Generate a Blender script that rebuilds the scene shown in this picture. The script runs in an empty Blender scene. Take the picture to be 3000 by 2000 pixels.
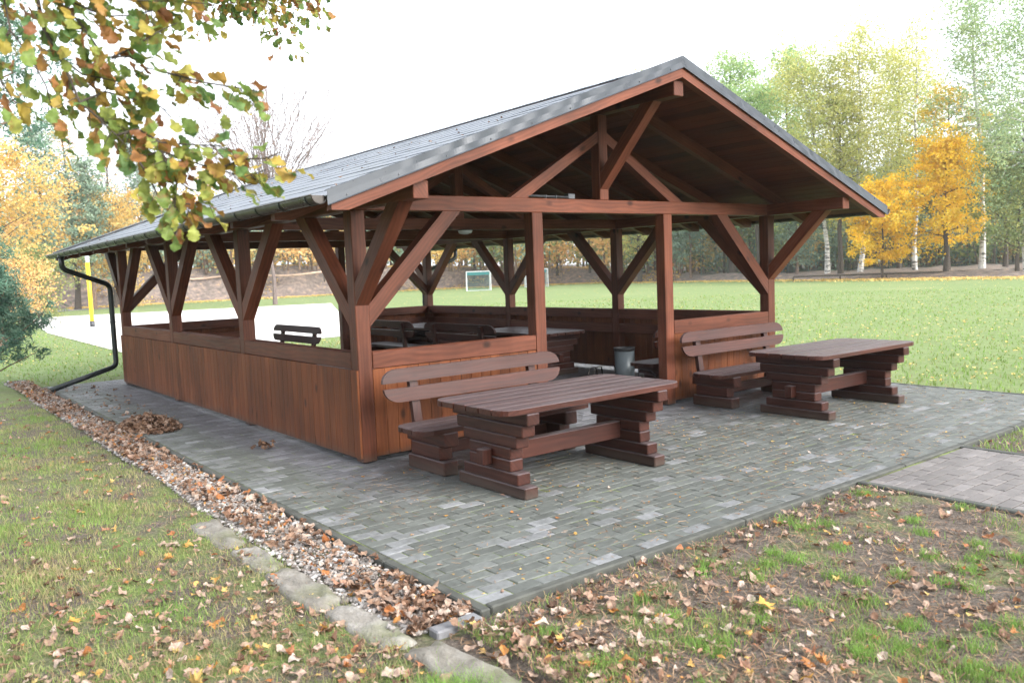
import bpy, math, random
import numpy as np
from mathutils import Vector, Matrix
random.seed(7); RNG = np.random.default_rng(7)
SC = bpy.context.scene
COL = SC.collection
# ------------------------------------------------------------------ camera
CAM = np.array([-3.408, -6.6678, 1.6803]); YAW, PIT, ROL = -0.6562, -0.0851, -0.0398
def cam_axes():
    cy, sy = math.cos(YAW), math.sin(YAW)
    f = np.array([-sy*math.cos(PIT), cy*math.cos(PIT), math.sin(PIT)])
    r = np.array([cy, sy, 0.0]); u = np.cross(r, f)
    return r*math.cos(ROL)+u*math.sin(ROL), -r*math.sin(ROL)+u*math.cos(ROL), f
cr, cu, cf = cam_axes()
cd = bpy.data.cameras.new('camera'); cam = bpy.data.objects.new('camera', cd); COL.objects.link(cam)
cam.matrix_world = Matrix(((cr[0], cu[0], -cf[0], CAM[0]), (cr[1], cu[1], -cf[1], CAM[1]), (cr[2], cu[2], -cf[2], CAM[2]), (0, 0, 0, 1)))
cd.sensor_width = 36; cd.lens = 36*2447.27/3000; cd.clip_end = 2000; cd.clip_start = .05
cd.dof.use_dof = True; cd.dof.focus_distance = 7.5; cd.dof.aperture_fstop = 3.2
SC.camera = cam
# ------------------------------------------------------------------ light
SUN_EL, SUN_AZ = math.radians(28), math.radians(163)      # azimuth clockwise from +Y
wd = bpy.data.worlds.new('World'); SC.world = wd; wd.use_nodes = True
wn = wd.node_tree.nodes; wl = wd.node_tree.links
sky = wn.new('ShaderNodeTexSky'); sky.sky_type = 'NISHITA'; sky.sun_disc = False
sky.sun_elevation = SUN_EL; sky.sun_rotation = SUN_AZ; sky.dust_density = 4; sky.air_density = 1.0; sky.ozone_density = 1.0
hs = wn.new('ShaderNodeHueSaturation'); hs.inputs['Saturation'].default_value = .22
ov = wn.new('ShaderNodeMix'); ov.data_type = 'RGBA'; ov.inputs[0].default_value = .72; ov.inputs[7].default_value = (6.0, 6.35, 6.9, 1)   # overcast cloud deck over the clear sky
wl.new(sky.outputs[0], hs.inputs['Color']); wl.new(hs.outputs[0], ov.inputs[6]); wl.new(ov.outputs[2], wn['Background'].inputs[0])
wn['Background'].inputs[1].default_value = .085
sd = bpy.data.lights.new('sun', 'SUN'); sd.energy = 1.5; sd.angle = math.radians(40); sd.color = (1, .96, .9)
so = bpy.data.objects.new('sun', sd); COL.objects.link(so)
sdir = Vector((math.sin(SUN_AZ)*math.cos(SUN_EL), math.cos(SUN_AZ)*math.cos(SUN_EL), math.sin(SUN_EL)))
so.rotation_euler = sdir.to_track_quat('Z', 'Y').to_euler(); so.location = (5, -10, 15)
SC.view_settings.view_transform = 'Standard'; SC.view_settings.look = 'None'
SC.view_settings.exposure = 2.3; SC.view_settings.gamma = 1
SC.render.engine = 'CYCLES'; SC.cycles.max_bounces = 5; SC.cycles.diffuse_bounces = 2; SC.cycles.transmission_bounces = 3
SC.cycles.use_denoising = True; SC.cycles.use_adaptive_sampling = True; SC.cycles.adaptive_threshold = .02

# ------------------------------------------------------------------ helpers
def tag(o, label=None, cat=None, group=None, kind=None):
    if label: o['label'] = label
    if cat: o['category'] = cat
    if group: o['group'] = group
    if kind: o['kind'] = kind
    return o
def empty(name, loc, label, cat, group=None, rz=0):
    o = bpy.data.objects.new(name, None); COL.objects.link(o); o.location = loc; o.rotation_euler = (0, 0, rz)
    o.empty_display_size = .2
    return tag(o, label, cat, group)
def link(name, me, mat, parent=None):
    o = bpy.data.objects.new(name, me); COL.objects.link(o)
    if mat is not None: me.materials.append(mat)
    if parent is not None: o.parent = parent
    return o
def copy_thing(root, loc, rz, label, group=None):
    r = root.copy(); COL.objects.link(r); r.location = loc; r.rotation_euler = (0, 0, rz); r['label'] = label
    if group: r['group'] = group
    for ch in list(root.children):
        c = ch.copy(); COL.objects.link(c); c.parent = r
        for g in list(ch.children):
            d = g.copy(); COL.objects.link(d); d.parent = c
    return r
def npmesh(name, V, F, smooth=False, rnd=None):
    """V (n,3); F (m,k) constant polygon size; rnd per face"""
    me = bpy.data.meshes.new(name); V = np.asarray(V, np.float32); F = np.asarray(F, np.int32)
    m, k = F.shape
    me.vertices.add(len(V)); me.vertices.foreach_set('co', V.ravel())
    me.loops.add(m*k); me.loops.foreach_set('vertex_index', F.ravel())
    me.polygons.add(m); me.polygons.foreach_set('loop_start', np.arange(m, dtype=np.int32)*k)
    if rnd is not None:
        a = me.attributes.new('rnd', 'FLOAT', 'FACE'); a.data.foreach_set('value', np.asarray(rnd, np.float32))
    me.update(calc_edges=True)
    me.polygons.foreach_set('use_smooth', np.full(m, bool(smooth)))
    return me
class MB:
    def __init__(s): s.v = []; s.f = []; s.uv = []; s.r = []
    def raw(s, P, F, frame=None, rnd=None, uvo=None):
        P = [np.asarray(p, float) for p in P]; b = len(s.v); s.v += P
        g, a, c = frame if frame is not None else (np.array([1., 0, 0]), np.array([0, 1., 0]), np.array([0, 0, 1.]))
        r = random.random() if rnd is None else rnd; ou, ov = (random.random()*50, random.random()*50) if uvo is None else uvo
        for f in F:
            s.f.append([b+i for i in f]); s.r.append(r)
            s.uv += [(float(P[i]@g)+ou, float(P[i]@a)+.77*float(P[i]@c)+ov) for i in f]
    def box(s, c, h, ax=None, ch=.004, grain=None, rnd=None):
        c = np.asarray(c, float); h = np.asarray(h, float); ax = np.eye(3) if ax is None else np.asarray(ax, float)
        ch = min(ch, h.min()*.45); P = []; idx = {}
        for sx in (-1, 1):
            for sy in (-1, 1):
                for sz in (-1, 1):
                    S = np.array([sx, sy, sz])
                    for k in range(3):
                        q = (h-ch)*S; q[k] = h[k]*S[k]; idx[(sx, sy, sz, k)] = len(P); P.append(q)
        F = []
        for k in range(3):
            i, j = [q for q in range(3) if q != k]
            for sg in (-1, 1):
                f = []
                for a, b in ((-1, -1), (1, -1), (1, 1), (-1, 1)):
                    S = [0, 0, 0]; S[k] = sg; S[i] = a; S[j] = b; f.append(idx[(*S, k)])
                F.append(f)
            for a in (-1, 1):
                for b in (-1, 1):
                    S0 = [0, 0, 0]; S0[i] = a; S0[j] = b; S1 = list(S0); S0[k] = -1; S1[k] = 1
                    F.append([idx[(*S0, i)], idx[(*S1, i)], idx[(*S1, j)], idx[(*S0, j)]])
        for sx in (-1, 1):
            for sy in (-1, 1):
                for sz in (-1, 1): F.append([idx[(sx, sy, sz, k)] for k in range(3)])
        out = []
        for f in F:
            p = [P[i] for i in f]; n = np.cross(p[1]-p[0], p[2]-p[0])
            out.append(f if n@sum(p) > 0 else f[::-1])
        W_ = [c+q@ax for q in P]
        g = int(np.argmax(h)) if grain is None else grain; o = [q for q in range(3) if q != g]
        s.raw(W_, out, (ax[g], ax[o[0]], ax[o[1]]), rnd)
    def bx(s, x0, x1, y0, y1, z0, z1, ch=.004, grain=None, rnd=None):
        s.box(((x0+x1)/2, (y0+y1)/2, (z0+z1)/2), (abs(x1-x0)/2, abs(y1-y0)/2, abs(z1-z0)/2), None, ch, grain, rnd)
    def prism(s, poly, ext, grain=None, rnd=None):
        P = [np.asarray(p, float) for p in poly]; e = np.asarray(ext, float); n = len(P)
        nn = np.zeros(3)
        for i in range(n): nn += np.cross(P[i], P[(i+1) % n])
        if nn@e > 0: P = P[::-1]
        Q = P+[p+e for p in P]
        F = [list(range(n)), [n+i for i in range(n)][::-1]]
        for i in range(n): j = (i+1) % n; F.append([j, i, n+i, n+j])
        g = np.asarray(grain if grain is not None else P[1]-P[0], float); g = g/np.linalg.norm(g)
        e1 = e/np.linalg.norm(e); a = np.cross(g, e1); a = a/(np.linalg.norm(a)+1e-9)
        s.raw(Q, F, (g, a, e1), rnd)
    def tube(s, pts, rad, n=8, cap=True, rnd=None):
        pts = [np.asarray(p, float) for p in pts]; rad = [rad]*len(pts) if np.isscalar(rad) else rad
        P = []; F = []; t0 = None
        for i, p in enumerate(pts):
            t = (pts[min(i+1, len(pts)-1)]-pts[max(i-1, 0)]); t = t/(np.linalg.norm(t)+1e-9)
            if t0 is None:
                a = np.cross(t, (0, 0, 1.) if abs(t[2]) < .9 else (1., 0, 0)); a /= np.linalg.norm(a)
            else:
                a = a-t*(a@t); a /= np.linalg.norm(a)+1e-9
            t0 = t; b = np.cross(t, a)
            for k in range(n):
                w = 2*math.pi*k/n; P.append(p+rad[i]*(math.cos(w)*a+math.sin(w)*b))
        for i in range(len(pts)-1):
            for k in range(n):
                F.append([i*n+k, i*n+(k+1) % n, (i+1)*n+(k+1) % n, (i+1)*n+k])
        if cap: F.append(list(range(n))[::-1]); F.append([(len(pts)-1)*n+k for k in range(n)])
        d = pts[-1]-pts[0]; d = d/(np.linalg.norm(d)+1e-9)
        a = np.cross(d, (.3, .5, .8)); a /= np.linalg.norm(a)+1e-9
        s.raw(P, F, (d, a, np.cross(d, a)), rnd)
    def build(s, name, mat, parent=None, smooth=False):
        me = bpy.data.meshes.new(name); me.from_pydata([tuple(p) for p in s.v], [], s.f)
        u = me.uv_layers.new(name='UVMap'); u.data.foreach_set('uv', np.asarray(s.uv, np.float32).ravel())
        a = me.attributes.new('rnd', 'FLOAT', 'FACE'); a.data.foreach_set('value', np.asarray(s.r, np.float32))
        me.polygons.foreach_set('use_smooth', np.full(len(s.f), bool(smooth))); me.update()
        return link(name, me, mat, parent)
def _hash(ix, iy, sd):
    h = (ix.astype(np.int64)*374761393+iy.astype(np.int64)*668265263+sd*1442695041) & 0xffffffff
    h = ((h ^ (h >> 13))*1274126177) & 0xffffffff
    return ((h ^ (h >> 16)) & 0xffff)/65535.0
def vnoise(x, y, sc=1., sd=0):
    x = np.asarray(x)/sc; y = np.asarray(y)/sc; ix = np.floor(x); iy = np.floor(y); fx = x-ix; fy = y-iy
    fx = fx*fx*(3-2*fx); fy = fy*fy*(3-2*fy)
    a = _hash(ix, iy, sd); b = _hash(ix+1, iy, sd); c = _hash(ix, iy+1, sd); d = _hash(ix+1, iy+1, sd)
    return (a*(1-fx)+b*fx)*(1-fy)+(c*(1-fx)+d*fx)*fy

# ------------------------------------------------------------------ materials
class NT:
    def __init__(s, name):
        s.m = bpy.data.materials.new(name); s.m.use_nodes = True; s.t = s.m.node_tree; s.t.nodes.clear()
        s.out = s.t.nodes.new('ShaderNodeOutputMaterial')
    def n(s, typ, ins=None, **kw):
        x = s.t.nodes.new('ShaderNode'+typ)
        for k, v in kw.items(): setattr(x, k, v)
        for k, v in (ins or {}).items():
            i = x.inputs[k]
            if isinstance(v, bpy.types.NodeSocket): s.t.links.new(v, i)
            else: i.default_value = v
        return x
    def ramp(s, fac, stops, interp='LINEAR'):
        r = s.n('ValToRGB', {0: fac}); e = r.color_ramp; e.interpolation = interp
        while len(e.elements) < len(stops): e.elements.new(.5)
        for q, (p, c) in zip(e.elements, stops): q.position = p; q.color = (*c, 1) if len(c) == 3 else c
        return r.outputs[0]
    def mix(s, fac, a, b, mode='MIX'):
        x = s.n('Mix', data_type='RGBA', blend_type=mode)
        for k, v in ((0, fac), (6, a), (7, b)):
            if isinstance(v, bpy.types.NodeSocket): s.t.links.new(v, x.inputs[k])
            else: x.inputs[k].default_value = v if k == 0 else (*v, 1)
        return x.outputs[2]
    def math(s, op, a, b=0.):
        x = s.n('Math', operation=op)
        for k, v in ((0, a), (1, b)):
            if isinstance(v, bpy.types.NodeSocket): s.t.links.new(v, x.inputs[k])
            else: x.inputs[k].default_value = v
        return x.outputs[0]
    def noise(s, vec, scale, detail=4, rough=.55):
        return s.n('TexNoise', {'Vector': vec, 'Scale': scale, 'Detail': detail, 'Roughness': rough}).outputs[0]
    def mapping(s, vec, scale):
        return s.n('Mapping', {'Vector': vec, 'Scale': scale}).outputs[0]
    def pos(s): return s.n('NewGeometry').outputs['Position']
    def attr(s, nm='rnd'): return s.n('Attribute', attribute_name=nm).outputs['Fac']
    def bump(s, h, st=.3, d=.01): return s.n('Bump', {'Height': h, 'Strength': st, 'Distance': d}).outputs[0]
    def finish(s, color, rough=.6, normal=None, metal=0., spec=.5):
        b = s.n('BsdfPrincipled')
        for k, v in (('Base Color', color), ('Roughness', rough), ('Metallic', metal), ('Specular IOR Level', spec), ('Normal', normal)):
            if v is None: continue
            if isinstance(v, bpy.types.NodeSocket): s.t.links.new(v, b.inputs[k])
            else: b.inputs[k].default_value = (*v, 1) if k == 'Base Color' else v
        s.t.links.new(b.outputs[0], s.out.inputs[0]); return s.m
def wood(name, dark, mid, light, rough=.5, knots=.5, var=.35, weather_sheen=None):
    t = NT(name); uv = t.n('TexCoord').outputs['UV']
    fine = t.noise(t.mapping(uv, (2.2, 42, 1)), 1, 6, .65); broad = t.noise(t.mapping(uv, (.9, 7, 1)), 1, 3)
    wob = t.n('TexNoise', {'Vector': t.mapping(uv, (1.6, 5, 1)), 'Scale': 1., 'Detail': 2.})
    wv = t.n('TexWave', {'Vector': t.mapping(t.mix(.12, uv, wob.outputs[1], 'ADD'), (.35, 9, 1)), 'Scale': 1., 'Distortion': 3.5, 'Detail': 2.}, wave_type='BANDS', bands_direction='Y').outputs[1]
    g = t.math('ADD', t.math('MULTIPLY', fine, .34), t.math('ADD', t.math('MULTIPLY', wv, .10), t.math('MULTIPLY', broad, .56)))
    col = t.ramp(g, [(.3, dark), (.52, mid), (.75, light)])
    kn = t.n('TexVoronoi', {'Vector': t.mapping(uv, (2.6, 5.2, 1)), 'Scale': 1.}).outputs['Distance']
    km = t.ramp(kn, [(.07, (1, 1, 1)), (.17, (0, 0, 0))])
    col = t.mix(t.math('MULTIPLY', km, knots), col, tuple(c*.35 for c in dark))
    r = t.attr()
    col = t.mix(1., col, t.ramp(r, [(0, (1-var,)*3), (.5, (1, 1, 1)), (1, (1+var, 1+var*.85, 1+var*.7))]), 'MULTIPLY')
    p3 = t.pos(); blot = t.noise(p3, 1.6, 5, .6)
    col = t.mix(1., col, t.ramp(blot, [(.3, (.72, .70, .68)), (.5, (1, 1, 1)), (.7, (1.22, 1.2, 1.18))]), 'MULTIPLY')
    zz = t.n('SeparateXYZ', {0: p3}).outputs[2]; spl = t.n('MapRange', {0: t.math('ADD', zz, t.math('MULTIPLY', blot, -.18)), 1: .02, 2: -.06}).outputs[0]
    col = t.mix(t.math('MULTIPLY', spl, .6), col, (.06, .05, .04))
    if weather_sheen:  # up-facing sides tinted paler: weathering plus sky reflection painted into the colour
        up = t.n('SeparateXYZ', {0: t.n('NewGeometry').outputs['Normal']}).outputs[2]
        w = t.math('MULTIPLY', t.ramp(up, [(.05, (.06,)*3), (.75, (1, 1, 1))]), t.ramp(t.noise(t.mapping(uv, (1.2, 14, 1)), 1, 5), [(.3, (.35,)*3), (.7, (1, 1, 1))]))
        col = t.mix(w, col, weather_sheen)
    rg = t.ramp(fine, [(.2, (rough-.1,)*3), (.8, (rough+.15,)*3)])
    return t.finish(col, rg, t.bump(fine, .25, .003), 0, .2)
M = {}
M['stain'] = wood('stained_timber', (.046, .0130, .0062), (.098, .0310, .0165), (.155, .052, .030), .5, .9, .24)
M['clad'] = wood('stained_cladding', (.056, .0155, .0056), (.118, .0370, .0130), (.172, .0590, .0220), .6, .9, .2)
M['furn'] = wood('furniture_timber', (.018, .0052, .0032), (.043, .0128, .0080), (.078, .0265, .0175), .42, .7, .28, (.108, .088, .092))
M['deck'] = wood('roof_boards', (.042, .0110, .0050), (.078, .0215, .0098), (.115, .035, .017), .6, .6, .3)
def plain(name, c, rough=.5, metal=0., sc=8., amt=.25, bump=.0, spec=.5):
    t = NT(name); p = t.n('TexCoord').outputs['Object']; n = t.noise(p, sc, 5)
    col = t.ramp(n, [(.3, tuple(x*(1-amt) for x in c)), (.7, tuple(x*(1+amt) for x in c))])
    return t.finish(col, t.ramp(n, [(.3, (max(rough-.08, .02),)*3), (.7, (rough+.1,)*3)]), t.bump(n, bump, .003) if bump else None, metal, spec)
M['flash'] = plain('dark_sheet_metal', (.040, .046, .056), .33, .15, 6, .15, 0, .4)
M['gutter'] = plain('gutter_metal', (.035, .028, .024), .32, .3, 10, .2)
M['pipe'] = plain('downpipe_metal', (.012, .016, .017), .35, .2, 10, .2)
M['steel'] = plain('galvanised', (.07, .073, .08), .4, .6)
M['greycan'] = plain('grey_enamel', (.12, .145, .16), .4, .1, 6, .12)
M['black'] = plain('black_rubber', (.012, .012, .013), .5)
M['kerb'] = plain('kerb_concrete', (.060, .062, .054), .8, 0, 9, .4, .4)
M['kerblight'] = plain('light_concrete', (.17, .17, .18), .8, 0, 20, .3, .4)
M['yellow'] = plain('yellow_paint', (.75, .52, .01), .4)
M['white'] = plain('white_paint', (.5, .53, .55), .4, 0, 8, .08)
M['teal'] = plain('teal_net', (.03, .16, .17), .8)
M['log'] = plain('peeled_log', (.42, .30, .23), .7, 0, 4, .35)
M['fence'] = plain('green_fence', (.03, .08, .06), .6)
def shingle():
    t = NT('bitumen_shingle'); p = t.pos(); n = t.noise(p, 60, 4); b = t.noise(p, 1.3, 4); r = t.attr()
    col = t.ramp(r, [(0, (.044, .058, .082)), (1, (.060, .076, .102))])
    col = t.mix(1., col, t.ramp(n, [(.3, (.75,)*3), (.7, (1.25,)*3)]), 'MULTIPLY')
    col = t.mix(t.math('MULTIPLY', t.ramp(b, [(.5, (0, 0, 0)), (.7, (1, 1, 1))]), .5), col, (.05, .055, .04))
    return t.finish(col, .42, t.bump(n, .2, .003), 0, .75)
M['shingle'] = shingle()
def paver(name, base, pale, moss):
    t = NT(name); p = t.pos(); r = t.attr(); n = t.noise(p, 35, 5); b = t.noise(p, .9, 3)
    sep = t.n('SeparateXYZ', {0: p})
    # moss film grows where rain reaches: in front of y=-0.9 and outside x=-0.7
    my = t.ramp(t.math('ADD', t.math('MULTIPLY', sep.outputs[1], -.5), t.math('MULTIPLY', b, .5)), [(.45, (0, 0, 0)), (.95, (1, 1, 1))])
    mx = t.ramp(t.math('ADD', t.math('MULTIPLY', sep.outputs[0], -1.2), t.math('MULTIPLY', b, .5)), [(.7, (0, 0, 0)), (1.3, (1, 1, 1))])
    mo = t.math('MAXIMUM', my, mx)
    dry = t.ramp(r, [(0, tuple(c*.75 for c in base)), (.7, base), (.95, tuple(c*1.3 for c in base))])
    wet = t.ramp(r, [(0, tuple(c*.82 for c in moss)), (.90, tuple(c*1.15 for c in moss)), (.96, tuple(c*.75 for c in pale)), (1, pale)])
    col = t.mix(t.math('MULTIPLY', mo, .9), dry, wet)
    col = t.mix(t.math('MULTIPLY', t.ramp(t.math('ADD', t.math('MULTIPLY', t.noise(p, 5.5, 5, .7), .6), t.math('MULTIPLY', t.noise(p, .75, 3), .4)), [(.45, (0, 0, 0)), (.62, (1, 1, 1))]), .65), col, tuple(c*.5 for c in moss))
    col = t.mix(1., col, t.ramp(n, [(.3, (.78,)*3), (.7, (1.2,)*3)]), 'MULTIPLY')
    return t.finish(col, t.ramp(n, [(.3, (.5,)*3), (.7, (.75,)*3)]), t.bump(n, .5, .003), 0, .45)
M['paver'] = paver('mossy_pavers', (.132, .132, .145), (.23, .235, .24), (.104, .112, .100))
M['paver2'] = paver('reddish_pavers', (.16, .145, .14), (.24, .22, .215), (.158, .142, .135))
def joint():
    t = NT('mossy_joint'); p = t.pos(); n = t.noise(p, 3., 4); f = t.noise(p, 90, 3)
    return t.finish(t.mix(1., t.ramp(n, [(.35, (.045, .04, .03)), (.48, (.10, .115, .035)), (.62, (.19, .25, .05))]), t.ramp(f, [(.3, (.6,)*3), (.7, (1.3,)*3)]), 'MULTIPLY'), .9)
M['joint'] = joint()
def ground():
    t = NT('lawn_soil'); p = t.pos(); sep = t.n('SeparateXYZ', {0: p})
    fine = t.noise(p, 45, 6, .7); mid = t.noise(p, 2.2, 5, .65); big = t.noise(p, .22, 4)
    soil = t.ramp(fine, [(.3, (.05, .042, .036)), (.5, (.125, .103, .086)), (.72, (.25, .205, .17))])
    green = t.ramp(fine, [(.3, (.075, .10, .034)), (.55, (.16, .205, .07)), (.75, (.26, .285, .12))])
    rp = t.math('MULTIPLY', t.n('MapRange', {0: sep.outputs[0], 1: -1.6, 2: -1.2}).outputs[0], t.n('MapRange', {0: sep.outputs[1], 1: -3.1, 2: -3.4}).outputs[0])
    near = t.mix(t.ramp(t.math('SUBTRACT', mid, t.math('MULTIPLY', rp, .10)), [(.42, (0, 0, 0)), (.6, (1, 1, 1))]), soil, green)
    fg = t.ramp(t.noise(p, 6, 6, .7), [(.3, (.125, .175, .065)), (.5, (.17, .225, .09)), (.7, (.215, .265, .115))])
    fg = t.mix(t.math('MULTIPLY', t.ramp(mid, [(.55, (0, 0, 0)), (.75, (1, 1, 1))]), .45), fg, (.24, .21, .13))
    fg = t.mix(t.math('MULTIPLY', t.ramp(big, [(.5, (0, 0, 0)), (.7, (1, 1, 1))]), .35), fg, (.27, .28, .14))
    dist = t.n('VectorMath', {0: p, 1: (3.0, 1.5, 0)}, operation='DISTANCE').outputs['Value']
    f = t.ramp(t.math('MULTIPLY', t.math('ADD', dist, t.math('MULTIPLY', big, 3.)), .05), [(.45, (0, 0, 0)), (.6, (1, 1, 1))])
    rightside = t.ramp(t.math('ADD', sep.outputs[0], t.math('MULTIPLY', mid, 1.)), [(0, (0, 0, 0)), (1, (1, 1, 1))])
    t2 = t.n('MapRange', {0: sep.outputs[0], 1: 6.6, 2: 7.6}).outputs[0]
    f = t.math('MAXIMUM', f, t2)
    return t.finish(t.mix(f, near, fg), .95, t.bump(fine, .8, .03), 0, .15)
M['ground'] = ground()
def simple_noise(name, stops, sc, rough=.9, bump=.5, det=5, spec=.3):
    t = NT(name); p = t.pos(); n = t.noise(p, sc, det, .65)
    return t.finish(t.ramp(n, stops), rough, t.bump(n, bump, .02) if bump else None, 0, spec)
M['sand'] = simple_noise('pale_sand', [(.3, (.62, .60, .56)), (.7, (.78, .76, .73))], 3)
M['bank'] = simple_noise('earth_bank', [(.3, (.09, .072, .064)), (.48, (.16, .13, .115)), (.6, (.25, .19, .16)), (.72, (.42, .27, .13))], 2.2)
M['track'] = simple_noise('grey_track', [(.3, (.14, .14, .14)), (.7, (.22, .22, .22))], 6)
def stone():
    t = NT('sandstone'); p = t.n('TexCoord').outputs['Object']; n = t.noise(p, 7, 6, .65); f = t.noise(p, 55, 4); r = t.n('ObjectInfo').outputs['Random']
    col = t.ramp(n, [(.3, (.11, .10, .085)), (.5, (.20, .185, .165)), (.72, (.31, .30, .285))])
    col = t.mix(t.math('MULTIPLY', t.ramp(t.noise(p, 2.5, 4), [(.5, (0, 0, 0)), (.65, (1, 1, 1))]), .6), col, (.11, .12, .05))
    col = t.mix(1., col, t.ramp(r, [(0, (.8, .78, .72)), (1, (1.25, 1.25, 1.27))]), 'MULTIPLY')
    return t.finish(col, .85, t.bump(t.math('ADD', n, t.math('MULTIPLY', f, .3)), .8, .02))
M['stone'] = stone()
def rnd_mat(name, stops, rough=.6, trans=0., noise=None, var=.35, nscale=30., spec=.3):
    t = NT(name); r = t.attr(); col = t.ramp(r, stops); p = t.pos(); n = t.noise(p, nscale, 4)
    if noise is not None: col = t.mix(t.ramp(n, [(.56, (0, 0, 0)), (.7, (1, 1, 1))]), col, noise)
    col = t.mix(1., col, t.ramp(t.noise(p, nscale*1.7, 3), [(.3, (1-var,)*3), (.7, (1+var,)*3)]), 'MULTIPLY')
    m = t.finish(col, rough, None, 0, spec)
    if trans > 0:
        b = [x for x in t.t.nodes if x.type == 'BSDF_PRINCIPLED'][0]
        tr = t.n('BsdfTranslucent', {'Color': col}); mx = t.n('MixShader', {0: trans, 1: b.outputs[0], 2: tr.outputs[0]})
        t.t.links.new(mx.outputs[0], t.out.inputs[0])
    return m
M['grass'] = rnd_mat('grass_blade', [(0, (.33, .27, .15)), (.25, (.29, .30, .12)), (.5, (.20, .28, .075)), (1, (.18, .34, .06))], .6, .35, None, .3, 3.)
M['litter'] = rnd_mat('dead_leaf', [(0, (.07, .038, .024)), (.18, (.16, .085, .05)), (.36, (.25, .16, .11)), (.55, (.33, .235, .18)), (.68, (.40, .32, .27)), (.77, (.28, .10, .035)), (.86, (.38, .20, .05)), (1, (.46, .34, .12))], .6, .15, None, .3, 40.)
M['goldleaf'] = rnd_mat('golden_leaf', [(0, (.58, .29, .04)), (.55, (.62, .36, .10)), (1, (.72, .56, .20))], .55, .2, None, .2, 40.)
M['needle'] = rnd_mat('dry_needle', [(0, (.10, .06, .04)), (.5, (.22, .13, .075)), (1, (.34, .23, .14))], .7, 0, None, .2, 20.)
M['pebble'] = rnd_mat('gravel_pebble', [(0, (.11, .09, .078)), (.4, (.235, .208, .19)), (.8, (.35, .325, .31)), (1, (.5, .485, .475))], .75, 0, None, .2, 60.)
M['oak'] = rnd_mat('oak_leaf', [(0, (.09, .17, .055)), (.28, (.16, .23, .055)), (.5, (.27, .29, .065)), (.68, (.38, .27, .055)), (.84, (.34, .16, .055)), (1, (.20, .085, .04))], .5, .42, (.25, .12, .045), .3, 16.)
M['bark'] = simple_noise('bark', [(.3, (.03, .024, .02)), (.7, (.10, .08, .065))], 14)
M['pinebark'] = simple_noise('pine_bark', [(.3, (.09, .06, .045)), (.7, (.22, .15, .11))], 6)
M['palebark'] = simple_noise('pale_bark', [(.3, (.10, .075, .07)), (.7, (.19, .15, .14))], 6)
def birchbark():
    t = NT('birch_bark'); p = t.pos(); n = t.noise(t.mapping(p, (1.5, 1.5, 5)), 1.2, 5, .7)
    return t.finish(t.ramp(n, [(.40, (.05, .045, .04)), (.50, (.50, .48, .45)), (.7, (.66, .65, .62))]), .7)
M['birchbark'] = birchbark()
def leafmat(name, a, b, c, trans=.4): return rnd_mat(name, [(0, a), (.5, b), (1, c)], .6, trans, None, .25, .8, .2)
M['l_birch'] = leafmat('birch_leaf', (.32, .38, .12), (.50, .50, .17), (.64, .57, .21), .5)
M['l_birchgreen'] = leafmat('green_birch_leaf', (.20, .31, .17), (.33, .43, .22), (.48, .50, .24), .5)
M['l_poplar'] = leafmat('poplar_leaf', (.19, .34, .14), (.32, .46, .18), (.48, .52, .21), .5)
M['l_maple'] = leafmat('maple_leaf', (.82, .47, .03), (.88, .60, .05), (.90, .70, .13), .55)
M['l_maplemix'] = leafmat('turning_maple_leaf', (.34, .36, .09), (.70, .50, .08), (.80, .46, .05), .5)
M['l_gold'] = leafmat('golden_crown_leaf', (.55, .33, .09), (.66, .44, .14), (.68, .55, .25), .5)
M['l_pine'] = leafmat('pine_needle', (.05, .115, .085), (.085, .165, .115), (.14, .22, .15), .2)
M['l_pinepale'] = leafmat('pale_pine_needle', (.15, .23, .17), (.22, .30, .22), (.30, .37, .25), .3)
M['l_orange'] = leafmat('orange_leaf', (.56, .28, .09), (.70, .42, .16), (.74, .54, .27))
M['l_bush'] = leafmat('bush_leaf', (.11, .16, .07), (.21, .25, .09), (.38, .36, .12), .4)
M['l_bare'] = leafmat('bare_twig_bud', (.15, .10, .09), (.20, .14, .12), (.27, .18, .15), .1)

# ------------------------------------------------------------------ pavilion
W, L, S = 6.177, 8.617, .14
PX = [0, 2.05, 4.03, W-S]; PY = [0, 2.80, 5.62, L-S]
HB, HT, HR = 2.26, 2.405, 1.0
KS = .362; RX = W/2; YV = 1.13
def zb(x): return 2.372+KS*(x if x <= RX else W-x)       # underside of the rafters
pav = empty('picnic_pavilion', (0, 0, 0), 'open red brown timber pavilion with dark shingled gable roof and low board walls', 'pavilion')
def part(mb, name, mat='stain', parent=pav): return mb.build(name, M[mat], parent)
def post(x, y):
    m = MB(); m.bx(x, x+S, y, y+S, .012, HB, .006); return part(m, 'post')
posts = {}
for y in PY:
    for x in (PX[0], PX[3]): posts[(x, y)] = post(x, y)
for y in (PY[0], PY[3]):
    for x in PX[1:3]: posts[(x, y)] = post(x, y)
for x in (0, W-S):
    m = MB(); m.bx(x, x+S, -1.07, L+1.07, HB, HT, .006); part(m, 'wall_plate')
for y in PY:
    m = MB(); m.bx(S, W-S, y+.002, y+S-.002, HB, HT, .006); part(m, 'tie_beam')
m = MB(); m.bx(RX-.07, RX+.07, -1.08, L+1.08, 3.32, 3.465, .006); part(m, 'ridge_beam')
for y in PY:
    m = MB(); m.bx(RX-.065, RX+.065, y+.004, y+S-.004, HT, 3.32, .006); part(m, 'king_post')
    for sg in (-1, 1):
        def X(d): return RX+sg*d
        m = MB(); m.prism([(X(.065), y+.02, 3.02), (X(.065), y+.02, 3.14), (X(1.30), y+.02, HT), (X(1.08), y+.02, HT)], (0, .10, 0), (sg*1.2, 0, -.7)); part(m, 'diagonal_strut')
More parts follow.
